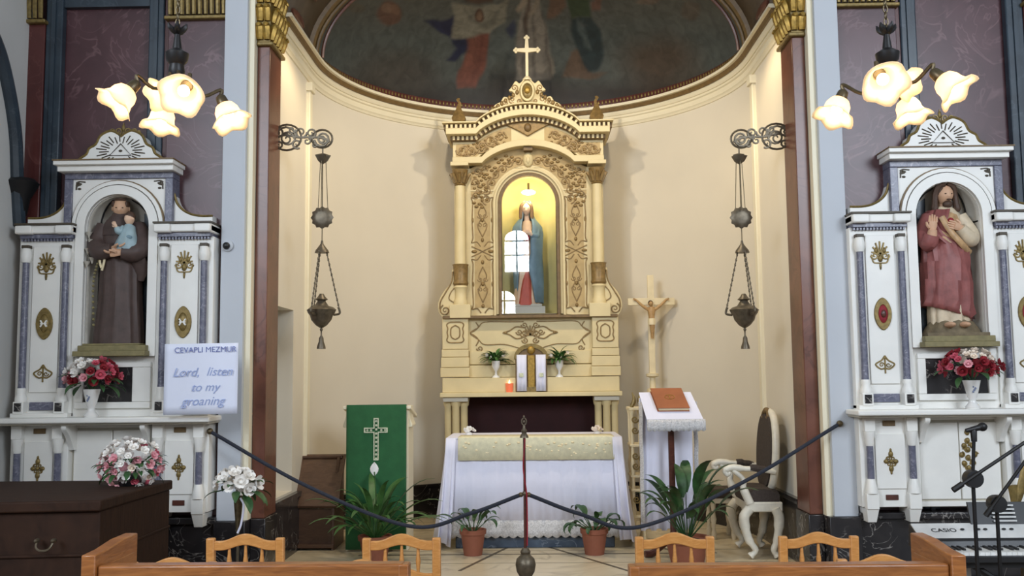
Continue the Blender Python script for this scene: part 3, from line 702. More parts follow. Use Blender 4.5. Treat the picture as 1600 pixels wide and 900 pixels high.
    for v0, v1, hw in ((545, 557, 20.5), (557, 573, 21.2), (573, 588, 22)):
        m2 = MB(); frbox(m2, R, s*115-hw-.5, s*115+hw, v0+.6, v1, 9.87-(v0-545)*.0012, 10.3); m2.build('base_course', 'retable_cream', rt, bev=.005)
m2 = MB(); frbox(m2, R, -134, 134, 493.5, 498, 9.85, 10.3); m2.build('base_moulding', 'retable_brown', rt, bev=.004)
m2 = MB(); frbox(m2, R, -96, 96, 498, 548, 9.95, 10.45); m2.build('center_panel', 'retable_cream', rt)
for v0, v1, yy in ((548, 569, 9.93), (570, 589, 9.90)):
    m2 = MB(); frbox(m2, R, -94, 94, v0, v1, yy, 10.4); m2.build('gradine_step', 'retable_cream', rt, bev=.006)
m2 = MB(); y = 9.947
for s in (-1, 1):
    stroke(m2, R, y, [(s*14, 545), (s*40, 538), (s*70, 538), (s*80, 530), (s*92, 520), (s*80, 511), (s*70, 503), (s*30, 503), (s*10, 503)], .006)
    stroke(m2, R, y, [(s*84, 503), (s*80, 510), (s*86, 516), (s*93, 519)], .007); stroke(m2, R, y, [(s*84, 540), (s*80, 531), (s*86, 524), (s*93, 520)], .007)
    stroke(m2, R, y, [(s*10, 512), (s*22, 511), (s*32, 517), (s*42, 520), (s*32, 523), (s*22, 529), (s*12, 528)], .008)
    blob(m2, R, y, s*38, 520, 3, 2, .012)
    for (u, v, r) in ((9, 521, 7), (17, 519, 5), (8, 532, 5), (9, 508, 5), (78, 544, 5)): spiral(m2, R, y, s*u, v, r, 1.4, 0 if s > 0 else PI, s, .008)
for i in range(9): a = PI*i/8; stroke(m2, R, y, [(0, 524), (11*math.cos(a), 524-15*math.sin(a))], .008)
m2.build('shell_ornament', 'ornament_tan', rt)
m2 = MB(); frbox(m2, R, -134, 134, 589.5, 612, 9.80, 10.3); m2.build('mensa_front', 'retable_cream', rt, bev=.005)
m2 = MB(); frbox(m2, R, -137, 137, 612, 619, 9.74, 10.3); m2.build('mensa_ledge', 'retable_cream', rt, bev=.006)
m2 = MB(); m2.box(R.X(-118), R.X(118), 10.12, 10.3, ZF, R.Z(619)); m2.build('recess_hanging', 'velvet_red', rt)
m2 = MB(); m2.box(R.X(-134), R.X(134), 9.78, 10.3, ZF, ZF+.12); m2.build('altar_plinth', 'predella_marble', rt)
for s in (-1, 1):
    for q, (du, yy) in enumerate(((-12, 9.87), (0, 9.83), (12, 9.87))):
        m2 = MB(); r = 5.6*k_; m2.lathe([(r*1.35, ZF+.12), (r*1.3, ZF+.17), (r, ZF+.2), (r, R.Z(634)), (r*1.3, R.Z(631)), (r*1.45, R.Z(622))], (R.X(s*114+du), yy, 0), 16); m2.build('altar_colonnette', 'retable_cream', rt)
    m2 = MB(); frbox(m2, R, s*114-19, s*114+19, 619, 626, 9.77, 10.0); m2.build('colonnette_abacus', 'altar_beige', rt, bev=.006)
# crest, shield and cross
m2 = MB(); y0 = 9.86
for s in (-1, 1):
    q = smooth([(a, b, 0) for a, b in ((4, 128), (12, 136), (18, 132), (25, 142), (29, 147), (22, 150), (24, 160), (36, 156), (42, 164), (50, 168), (58, 177), (64, 184))], 3)
    poly_ = [(R.X(s*p.x), R.Z(p.y)) for p in q]+[(R.X(s*x), R.Z(199-cv(x))) for x in (60, 45, 30, 15, 0)]+[(R.X(0), R.Z(126))]
    m2.prism(poly_, y0, y0+.06)
m2.build('crest', 'retable_cream', rt, bev=.008)
for s in (-1, 1):
    m2 = MB()
    for (u, v, r, d) in ((20, 143, 5.5, 1), (24, 161, 6, -1), (36, 166, 5, 1), (47, 173, 4, -1), (13, 164, 4, 1)): spiral(m2, R, y0-.004, s*u, v, r, 1.4, 1, d*s, .008)
    for i in range(8): blob(m2, R, y0, s*(16+i*6), 150+i*4.2, 3, 4, .02)
    stroke(m2, R, y0, [(s*10, 168), (s*28, 172), (s*46, 180), (s*60, 188)], .012)
    m2.build('crest_scrolls', 'ornament_tan', rt)
m2 = MB(); blob(m2, R, y0-.01, 0, 149, 9, 13, .02); m2.build('crest_shield', 'gilt_dull', rt)
m2 = MB(); blob(m2, R, y0-.03, 0, 148, 5, 6, .02); m2.build('shield_boss', 'gilt', rt)
MB().ring([(R.X(a*11), R.Z(149+b*16)) for a, b in [(math.cos(t), math.sin(t)) for t in [i*PI/9 for i in range(18)]]], [(R.X(a*8), R.Z(149+b*12)) for a, b in [(math.cos(t), math.sin(t)) for t in [i*PI/9 for i in range(18)]]], y0-.03, y0, True).build('shield_rim', 'retable_cream', rt, bev=.005)
m2 = MB(); w_ = 2.2
m2.prism([(R.X(a), R.Z(b)) for a, b in ((-w_, 128), (-w_, 88), (-16, 86.5), (-16, 81.5), (-w_-1, 81), (-w_, 66), (w_, 66), (w_+1, 81), (16, 81.5), (16, 86.5), (w_, 88), (w_, 128))], 9.87, 9.9)
for (u, v) in ((0, 65), (-17, 84), (17, 84)):
    for a in range(3):
        t = {(0, 65): PI/2, (-17, 84): PI, (17, 84): 0}[(u, v)]+(a-1)*1.5; m2.ell(R.P(u+2.4*math.cos(t), v-2.4*math.sin(t), 9.885), (.017, .014, .017), 8, 6)
m2.lathe([(.05, R.Z(131)), (.05, R.Z(129)), (.025, R.Z(125))], (R.x0, 9.885, 0), 10); m2.build('top_cross', 'ivory', rt, bev=.004)
# lamp inside the niche
P = Vector(R.P(0, 299, 10.06)); nl = thing('niche_lamp', 'bright round lamp at the top of the golden niche', 'lamp', P)
m2 = MB(); m2.ell(P, (.075, .03, .028), 14, 8); m2.build('lamp_globe', 'bulb_niche', nl)
m2 = MB(); m2.tube([P+Vector((0, .01, .02)), P+Vector((0, .02, R.Z(284)-P.z))], .012, 8); m2.build('lamp_stem', 'brass', nl)
light('niche_lamp_light', 'POINT', P+Vector((0, -.02, -.045)), 3.2, (1, .88, .58), .04)

# ================================================================ figures
def head(skin, c, h, yaw=0, tilt=0, M=None):
    M = M or (Matrix.Rotation(yaw, 3, 'Z') @ Matrix.Rotation(tilt, 3, 'X'))
    def fn(d, v):
        x, y, z = d; v = v.copy()
        if z < 0: v.x *= 1+.32*z; v.y *= 1+.10*z
        if y < 0:
            g = math.exp(-(x/.16)**2-((z+.14)/.2)**2); v.y -= .11*h*g
            for q in (-1, 1): v.y += .045*h*math.exp(-((x-q*.33)/.16)**2-((z-.08)/.1)**2)
            v.y -= .03*h*math.exp(-(x/.5)**2-((z-.26)/.1)**2)
            v.y -= .035*h*math.exp(-(x/.2)**2-((z+.5)/.08)**2); v.y += .03*h*math.exp(-(x/.25)**2-((z+.6)/.05)**2)
            v.y -= .05*h*math.exp(-(x/.3)**2-((z+.85)/.16)**2)
        return v
    skin.ell(c, (.37*h, .42*h, .5*h), 26, 20, M, fn)
    for q in (-1, 1): skin.ell(Vector(c)+M @ Vector((q*.37*h, .04*h, 0)), (.05*h, .09*h, .12*h), 8, 6, M)
    return M
def eyes(mb, c, h, M):
    for q in (-1, 1): mb.ell(Vector(c)+M @ Vector((q*.135*h, -.375*h, .04*h)), (.05*h, .03*h, .025*h), 8, 6, M)
def hand(mb, w, d, n, L, curl=.5, side=1):
    w = Vector(w); d = Vector(d).normalized(); n = Vector(n); n = (n-d*n.dot(d)).normalized(); l = d.cross(n)*side
    mb.tube([w-d*.1*L, w+d*.12*L, w+d*.35*L, w+d*.55*L], [.17*L, .2*L, .25*L, .23*L], 10, flat=.55)
    for i, ln in enumerate((.40, .47, .44, .34)):
        p = w+d*.5*L+l*((1.5-i)*.135*L); t = d.copy(); pts = [p]
        for j in range(3): t = (t+n*curl*(.35+.25*j)).normalized(); pts.append(pts[-1]+t*ln*L/3)
        mb.tube(pts, [.075*L, .072*L, .062*L, .045*L], 7)
    p = w+d*.18*L+l*.2*L; t = (d*.7+l*.75+n*.2).normalized(); q = p+t*.2*L
    mb.tube([p, q, q+(d*.9+l*.25+n*curl*.5).normalized()*.2*L], [.095*L, .085*L, .055*L], 7)
def sleeve(mb, pts, rr, n=14): mb.tube(smooth(pts, 4), [r for r in np.interp(np.linspace(0, len(rr)-1, (len(pts)-1)*4+1), range(len(rr)), rr)], n)

# statue behind the glass of the high altar
def lady():
    x0 = R.x0-.02; y0 = 10.16; z = lambda v: R.Z(v); k = k_
    t = thing('robed_lady_statue', 'statue of a woman in a blue mantle standing in the golden niche', 'statue', (x0, y0, z(490)))
    m2 = MB(); m2.box(x0-27*k, x0+27*k, y0-.13, y0+.13, z(490), z(478)); m2.box(x0-22*k, x0+22*k, y0-.11, y0+.11, z(478), z(474)); m2.build('statue_base', 'altar_beige', t, bev=.006)
    m2 = MB(); m2.loft([(z(474), x0-2*k, y0-.01, 22*k, .1, .05), (z(462), x0-2*k, y0-.01, 20*k, .1, .06), (z(440), x0-1*k, y0, 17*k, .095, .06), (z(400), x0, y0, 15*k, .085, .05), (z(370), x0, y0, 12*k, .075, .02), (z(352), x0, y0, 12*k, .07, .01), (z(342), x0, y0, 7*k, .05, 0)], 40, 10); m2.build('gown', 'dress_rose', t)
    m2 = MB(); m2.loft([(z(476), x0-3*k, y0-.035, 17*k, .085, .05), (z(455), x0-2*k, y0-.035, 13*k, .085, .05), (z(436), x0-1*k, y0-.03, 9*k, .08, .04), (z(420), x0, y0-.02, 5*k, .075, .02)], 36, 8, 1); m2.build('underskirt', 'dress_red', t)
    m2 = MB(); n = 30; rows = []                 # mantle: open at the front
    for (v, rx, ry, op, dx) in ((472, 22, .125, 1.0, 3), (440, 23, .13, .7, 2), (415, 23, .13, .45, 1), (395, 23, .125, .28, 0), (375, 23.5, .125, .3, 0), (362, 24, .12, .42, 0), (352, 22.5, .11, .5, 0), (345, 18, .10, .6, 0), (339, 13, .085, .7, 0), (333, 10.5, .08, .8, 0), (322, 9.6, .085, .95, 0), (313, 8, .075, 1.05, 0), (309, 3.5, .035, 1.2, 0)):
        row = []
        for i in range(n+1):
            a = -PI/2+op*.75-(.35 if v > 400 else 0)+(2*PI-1.5*op)*i/n; f_ = 1+.05*math.cos(7*a+v*.02)*(1 if v > 350 else .2); row.append((x0+dx*k+rx*k*f_*math.cos(a), y0+ry*f_*math.sin(a)+.01, z(v)))
        rows.append(row)
    m2.grid(rows); m2.build('mantle', 'mantle_blue', t, sol=.008)
    c = Vector((x0-1*k, y0-.035, z(324))); h = 21*k; m2 = MB(); M = head(m2, c, h, 0, .12)
    m2.tube([c+Vector((0, .02, -.3*h)), (x0, y0, z(344))], [.2*h, .24*h], 10); m2.build('head', 'skin_pale', t)
    m2 = MB(); eyes(m2, c, h, M); m2.build('eyes', 'hair_brown', t)
    m2 = MB()
    for q in (-1, 1): m2.tube(smooth([c+Vector((q*.05*h, -.12*h, .5*h)), c+Vector((q*.34*h, -.2*h, .25*h)), c+Vector((q*.42*h, -.12*h, -.2*h)), c+Vector((q*.42*h, -.12*h, -.75*h))], 4), [.12*h, .14*h]+[.14*h]*10+[.1*h], 8)
    m2.build('hair', 'hair_lady', t)
    m2 = MB(); hp = Vector((x0+1*k, y0-.115, z(362)))
    for q in (-1, 1): sleeve(m2, [(x0+q*14*k, y0-.02, z(350)), (x0+q*15*k, y0-.06, z(366)), (x0+q*5*k, y0-.105, z(366))], [.035, .038, .03])
    m2.build('sleeves', 'mantle_blue', t)
    m2 = MB()
    for q in (-1, 1): m2 = MB(); hand(m2, (x0+q*7*k, y0-.125, z(366)), (-q*.8, -.15, .6), (-q*.3, .8, -.2), .085, .2, -q); m2.build('hand', 'skin_pale', t)
    m2 = MB(); m2.ell((x0, y0-.125, z(371)), (.03, .02, .035), 10, 8); m2.build('heart', 'petal_red', t)
lady()
# ================================================================ side altars
A = Fr(184, 400, 7.1); ka = A.k
XA_R = at(1485, 430, 7.1).x
def side_altar(xc, which):
    L = Fr(184, 400, 7.1, xc); YW = 7.35
    left = which == 'left'
    lab = 'white side altar with blue-grey colonnettes and the brown friar in its niche' if left else 'white side altar with blue-grey colonnettes and the red-robed figure in its niche'
    t = thing('side_altar', lab, 'altar', (xc, 7.15, .2), 'pair of side altars')
    def B(u0, u1, v0, v1, y0, name, m, y1=YW, bev=.004, par=None): m2 = MB(); frbox(m2, L, u0, u1, v0, v1, y0, y1); return m2.build(name, m, par or t, bev=bev)
    # middle: arched slab
    hw = 49*ka; zs = L.Z(354); lp = arch(hw, L.Z(557), zs, 20, xc, L.Z(305)-zs)
    MB().ring(rect_like(lp, L.X(-80), L.X(80), L.Z(557), L.Z(270), xc, zs), lp, 7.1, YW).build('niche_slab', 'altar_white', t)
    niche(hw, L.Z(557), zs, 7.12, .22, xc).build('niche_lining', 'niche_grey', t, sol=.01)
    for a in (.55, PI/2, PI-.55):
        m2 = MB(); x, y = xc-hw*.97*math.cos(a), 7.12+.212*math.sin(a)
        pts = [(x, y, L.Z(557)), (x, y, zs)]+[(xc-hw*.97*math.cos(a)*math.cos(e), 7.12+.212*math.sin(a)*math.cos(e), zs+hw*.97*math.sin(e)) for e in (.3, .6, .9, 1.2)]
        m2.tube(pts, .007, 6); m2.build('niche_bar', 'black_iron', t)
    m2 = MB(); m2.tube([(xc-hw*.97*math.cos(PI*i/20), 7.12+.212*math.sin(PI*i/20), L.Z(363)) for i in range(21)], .006, 6); m2.build('niche_bar', 'black_iron', t)
    def ar(r0, r1, y0, name, m, vb=557): MB().ring(arch(r1*ka, L.Z(vb), zs, 20, xc, r1*ka*1.0), arch(r0*ka, L.Z(vb), zs, 20, xc, r0*ka*1.0), y0, 7.11).build(name, m, t)
    ar(50, 64, 7.065, 'arch_band', 'altar_white'); ar(64, 65.5, 7.075, 'arch_line', 'dark_line', 350)
    ar(65.5, 71, 7.07, 'arch_moulding', 'altar_white', 350); ar(71, 73, 7.085, 'arch_line', 'retable_brown', 350)
    for s in (-1, 1): B(s*79-6, s*79+6, 280.2, 350, 7.08, 'blue_border', 'blue_marble')
    B(-85, 85, 270, 280, 7.08, 'blue_border', 'blue_marble')
    for s in (-1, 1):
        m2 = MB()
        for q in range(5): a = q*.4; blob(m2, L, 7.098, s*(66-4*q*math.cos(a)*.7), 285+q*2.2*(q % 2)+q, 3, 1.8, .005)
        stroke(m2, L, 7.098, [(s*54, 284), (s*66, 284), (s*68, 296)], .006); m2.build('corner_leaf', 'dark_line', t)
    # cornice and pediment
    B(-90, 90, 262, 270.5, 7.01, 'cornice', 'altar_white'); B(-93, 93, 255.5, 262, 6.97, 'cornice_top', 'altar_white'); B(-94, 94, 254, 255.8, 6.96, 'cornice_edge', 'retable_brown', bev=0)
    half = [(70, 254), (63, 247), (54, 241), (50, 232), (40, 226), (34, 214), (26, 208), (16, 205), (6, 209), (0, 214)]
    q = smooth([(a, b, 0) for a, b in half], 3)
    pl = [(L.X(p.x), L.Z(p.y)) for p in q]+[(L.X(-p.x), L.Z(p.y)) for p in reversed(q[:-1])]
    pe = MB().prism(pl, 7.1, 7.25).build('pediment', 'altar_white', t)
    m2 = MB(); m2.tube([(x, 7.105, z+.004) for x, z in pl], .011, 6); m2.build('pediment_edge', 'gilt_dull', pe)
    m2 = MB()
    for i in range(28):
        a = 2*PI*i/28+.06; c0, c1 = 15+(3 if i % 2 else 0), 24+(6 if i % 2 else 2)
        p0 = (c0*1.25*math.cos(a), 236-c0*.8*math.sin(a)); p1 = (c1*1.3*math.cos(a), 236-c1*.85*math.sin(a))
        if p1[1] > 251: p1 = (p0[0]+(p1[0]-p0[0])*.75, 251)
        stroke(m2, L, 7.098, [p0, p1], .0045, 4)
    m2.build('ray_carving', 'dark_line', pe)
    m2 = MB(); T_ = [(0, 225), (17, 243), (-17, 243)]; m2.tube([L.P(a, b, 7.096) for a, b in T_], .0055, 5, True); blob(m2, L, 7.096, 0, 236, 3, 2, .006); m2.build('eye_triangle', 'dark_line', pe)
    m2 = MB()
    for s in (-1, 1):
        for (u, v, r) in ((8, 203, 6), (18, 203, 5), (25, 205, 3)): spiral(m2, L, 7.14, s*u, v, r, 1.4, 1.5, s, .007)
    stroke(m2, L, 7.14, [(0, 210), (0, 190)], .006); blob(m2, L, 7.14, 0, 198, 3, 6, .012); m2.build('pediment_crest', 'gilt_dull', t)
    # curved shoulders
    for s in (-1, 1):
        q = smooth([(a, b, 0) for a, b in ((84, 303), (89, 318), (99, 329), (113, 336), (128, 338.5), (145, 338.5))], 4)
        pl = [(L.X(s*p.x), L.Z(p.y)) for p in q]
        MB().prism(pl+[(L.X(s*145), L.Z(352)), (L.X(s*84), L.Z(352))], 7.12, YW).build('shoulder', 'altar_white', t)
        m2 = MB(); m2.tube([(x, 7.125, z) for x, z in pl], .010, 6); m2.build('shoulder_edge', 'gilt_dull', t)
        # side unit
        c = s*107
        B(c-44, c+44, 372, 650, 7.08, 'side_panel', 'altar_white')
        B(c-44, c+44, 353, 366, 7.01, 'unit_cornice', 'altar_white', bev=.01); B(c-45, c+45, 350.5, 353.2, 6.99, 'unit_cornice_edge', 'dark_line', bev=0)
        for q_ in (-1, 1): B(c+q_*31-13, c+q_*31+13, 354, 367, 6.985, 'cornice_block', 'altar_white', bev=.012)
        B(c-41, c+41, 366, 373, 7.04, 'blue_frieze', 'blue_marble')
        m2 = MB()
        for i in range(16): x = c-38+i*5; frbox(m2, L, x-1.5, x+1.5, 373, 376.5, 7.05, 7.09)
        m2.build('frieze_teeth', 'blue_marble', t)
        B(c-21.5, c+21.5, 384, 612, 7.065, 'panel_field', 'altar_white')
        B(c-20, c+20, 627, 640, 7.065, 'blue_plaque', 'blue_marble'); B(c-44, c+44, 644, 651, 7.02, 'unit_base', 'altar_white')
        for q_ in (-1, 1):
            cx = L.X(c+q_*31); r = 5.2*ka
            B(c+q_*31-6, c+q_*31+6, 383, 388, 7.03, 'colonnette_cap_line', 'dark_line', 7.09)
            m2 = MB(); m2.lathe([(r*1.2, L.Z(410)), (r*1.45, L.Z(405)), (r*1.6, L.Z(398)), (r*1.3, L.Z(391)), (r*1.1, L.Z(388))], (cx, 7.055, 0), 14); m2.build('colonnette_cap', 'altar_white', t)
            m2 = MB(); m2.lathe([(r*1.12, L.Z(606)), (r, L.Z(600)), (r*.94, L.Z(410))], (cx, 7.055, 0), 14); m2.build('colonnette_shaft', 'blue_marble', t)
            m2 = MB(); m2.lathe([(r*1.65, L.Z(626)), (r*1.65, L.Z(620)), (r*1.15, L.Z(614)), (r*1.35, L.Z(609)), (r*1.2, L.Z(605))], (cx, 7.05, 0), 14); m2.build('colonnette_base', 'altar_white', t)
            B(c+q_*31-8, c+q_*31+8, 626, 645, 7.01, 'pedestal', 'altar_white', 7.09); B(c+q_*31-5, c+q_*31+5, 628, 641, 7.002, 'pedestal_plaque', 'dado_black', 7.02, bev=0)
        # gilt ornaments on the panel
        m2 = MB(); y = 7.062; v = 412
        for a in range(7): g = PI/2+(a-3)*.5; stroke(m2, L, y, [(c, v+2), (c+9*math.cos(g)*.9, v-9*math.sin(g)), (c+16*math.cos(g)*.8, v-18*math.sin(g))], .007)
        for q_ in (-1, 1): spiral(m2, L, y, c+q_*8, v+4, 6, 1.3, 0 if q_ > 0 else PI, q_, .007); stroke(m2, L, y, [(c+q_*13, v+2), (c+q_*10, v+14), (c, v+16), (c, v+25)], .006); blob(m2, L, y, c+q_*6, v-4, 3, 5, .012)
        blob(m2, L, y, c, v+8, 4, 6, .014); m2.build('plume_ornament', 'gilt_dull', t)
        m2 = MB(); v = 505
        MB().ring([(L.X(c+13*math.cos(a)*abs(math.cos(a))**.25), L.Z(v+25*math.sin(a))) for a in [i*PI/12 for i in range(24)]], [(L.X(c+7*math.cos(a)*abs(math.cos(a))**.25), L.Z(v+14*math.sin(a))) for a in [i*PI/12 for i in range(24)]], 7.052, 7.07, True).build('medallion_rim', 'gilt_dull', t, bev=.004)
        blob(m2, L, 7.058, c, v, 7.5, 14, .014); md_ = m2.build('medallion', 'gilt_dull' if left else 'petal_red', t)
        m2 = MB()
        if left:
            for q_ in (-1, 1): stroke(m2, L, 7.047, [(c+q_*5, v-5), (c+q_*2, v), (c+q_*5, v+5)], .007)
            stroke(m2, L, 7.047, [(c-5, v), (c+5, v)], .006); m2.build('medallion_sign', 'altar_white', t)
        else: blob(m2, L, 7.045, c, v, 4, 6, .01); m2.build('medallion_heart', 'mahogany', t)
        m2 = MB(); v = 582
        for q_ in (-1, 1): stroke(m2, L, y, [(c, v-13), (c+q_*5, v-6), (c+q_*14, v), (c+q_*7, v+7), (c, v+6)], .0065); spiral(m2, L, y, c+q_*5, v+1, 4, 1.2, 0, q_, .005)
        stroke(m2, L, y, [(c, v-12), (c, v+14)], .006); m2.build('fleuron', 'gilt_dull', t)
        # lower unit under the shelf
        B(c-44, c+44, 660, 800, 7.05, 'lower_unit', 'altar_white')
        B(c-22, c+22, 688, 772, 7.038, 'lower_field', 'altar_white', 7.06); B(c-9, c+9, 668, 676, 7.04, 'name_plate', 'retable_brown', 7.06, bev=.002); B(c-9, c+9, 781, 789, 7.04, 'name_plate', 'mahogany', 7.06, bev=.002)
        for q_ in (-1, 1):
            cx = L.X(c+q_*31); r = 5.4*ka
            B(c+q_*31-8, c+q_*31+8, 663, 684, 7., 'lower_pedestal', 'altar_white', 7.07)
            m2 = MB(); m2.lathe([(r*1.0, L.Z(706)), (r*1.2, L.Z(703)), (r*1.25, L.Z(696)), (r*1.6, L.Z(687)), (r*1.6, L.Z(684))], (cx, 7.025, 0), 12); m2.build('lower_cap', 'altar_white', t)
            m2 = MB(); m2.lathe([(r*.95, L.Z(756)), (r*.9, L.Z(706))], (cx, 7.025, 0), 14); m2.build('lower_shaft', 'blue_marble', t)
            m2 = MB(); m2.lathe([(r*1.7, L.Z(778)), (r*1.6, L.Z(772)), (r*1.2, L.Z(760)), (r*1.0, L.Z(756))], (cx, 7.025, 0), 12); m2.build('lower_base', 'altar_white', t)
            B(c+q_*31-9, c+q_*31+9, 778, 802, 7., 'lower_pedestal', 'altar_white', 7.07)
            x0, x1 = L.X(c+q_*31-9), L.X(c+q_*31+9); z0, z1 = L.Z(823), L.Z(802)
            m2 = MB(); d_ = .012; m2.hexa([(x0+d_, 7.04, z0), (x1-d_, 7.04, z0), (x1-d_, 7.23, z0), (x0+d_, 7.23, z0)], [(x0, 7.01, z1), (x1, 7.01, z1), (x1, 7.25, z1), (x0, 7.25, z1)]); m2.build('foot', 'altar_white', t, bev=.004)
        m2 = MB(); v = 730
        for a in range(4):
            g = a*PI/2; u_, v_ = c+7*math.cos(g), v-11*math.sin(g); blob(m2, L, 7.036, u_, v_, 3.6 if a % 2 else 4, 5 if a % 2 else 3.4, .012)
            g += PI/4; spiral(m2, L, 7.036, c+5*math.cos(g), v-6*math.sin(g), 3.5, 1.2, g, 1, .006)
        blob(m2, L, 7.036, c, v-17, 1.6, 3, .01); blob(m2, L, 7.036, c, v+17, 1.6, 3, .01); blob(m2, L, 7.036, c, v, 3, 3, .014); m2.build('cross_fleuron', 'gilt_dull', t)
        # scroll console under the shelf
        q = smooth([(0, 6.94, L.Z(659)), (0, 6.93, L.Z(668)), (0, 6.99, L.Z(680)), (0, 7.04, L.Z(694)), (0, 7.06, L.Z(702))], 4)
        m2 = MB(); x = L.X(s*59); m2.add([(x+dx, p.y, p.z) for dx in (-.018, .018) for p in q]+[(x+dx, 7.12, q[-1].z) for dx in (-.018, .018)]+[(x+dx, 7.12, q[0].z) for dx in (-.018, .018)], [])
        n_ = len(q); o_ = 0; m2.f += [(i, i+1, n_+i+1, n_+i) for i in range(n_-1)]+[tuple(range(n_))+(2*n_, 2*n_+2), tuple(range(n_, 2*n_))+(2*n_+1, 2*n_+3)]; m2.build('console', 'altar_white', t)
    B(-64, 64, 660, 800, 7.12, 'lower_back', 'altar_beige')
    for s in (-1, 1): B(s*30-29.2, s*30+29.2, 672, 790, 7.1, 'cupboard_door', 'altar_white', 7.13, bev=.005)
    B(-64, 64, 660, 668, 7.09, 'lower_rail', 'altar_white'); B(-64, 64, 793, 801, 7.09, 'lower_rail', 'altar_white')
    if not left:
        m2 = MB()
        for i, (du, dv) in enumerate([(0, -38), (0, -26), (-6, -18), (6, -18), (0, -12), (-10, -4), (10, -4), (0, 0), (-7, 9), (7, 9), (0, 16), (0, 27), (0, 36)]):
            blob(m2, L, 7.096, 12+du, 726+dv, 3.4, 4.2, .012); spiral(m2, L, 7.096, 12+du, 726+dv, 5, 1.2, i, 1 if i % 2 else -1, .006)
        m2.build('door_ornament', 'gilt_dull', t)
    B(-163, 163, 650.5, 659, 6.87, 'shelf', 'altar_white', bev=.01); B(-160, 160, 659, 662, 6.91, 'shelf_moulding', 'altar_beige')
    # below the niche
    B(-80, 80, 557, 651, 7.1, 'pedestal_slab', 'altar_white')
    B(-50, 54, 540 if left else 540, 549, 7.01, 'niche_ledge', 'statue_base', 7.3); B(-54, 56, 549, 557, 6.97, 'niche_ledge', 'statue_base', 7.3)
    B(-58, 58, 566, 574, 7.07, 'inset_frame', 'altar_white'); B(-58, -46, 574.2, 627.8, 7.07, 'inset_frame', 'altar_white'); B(30 if left else 46, 58, 574.2, 627.8, 7.07, 'inset_frame', 'altar_white'); B(-58, 58, 628, 638, 7.07, 'inset_frame', 'altar_white')
    B(-46, 46, 574, 628, 7.09, 'inset_stone', 'dado_black')
    return L
LA = side_altar(A.x0, 'left'); LR = side_altar(XA_R, 'right')

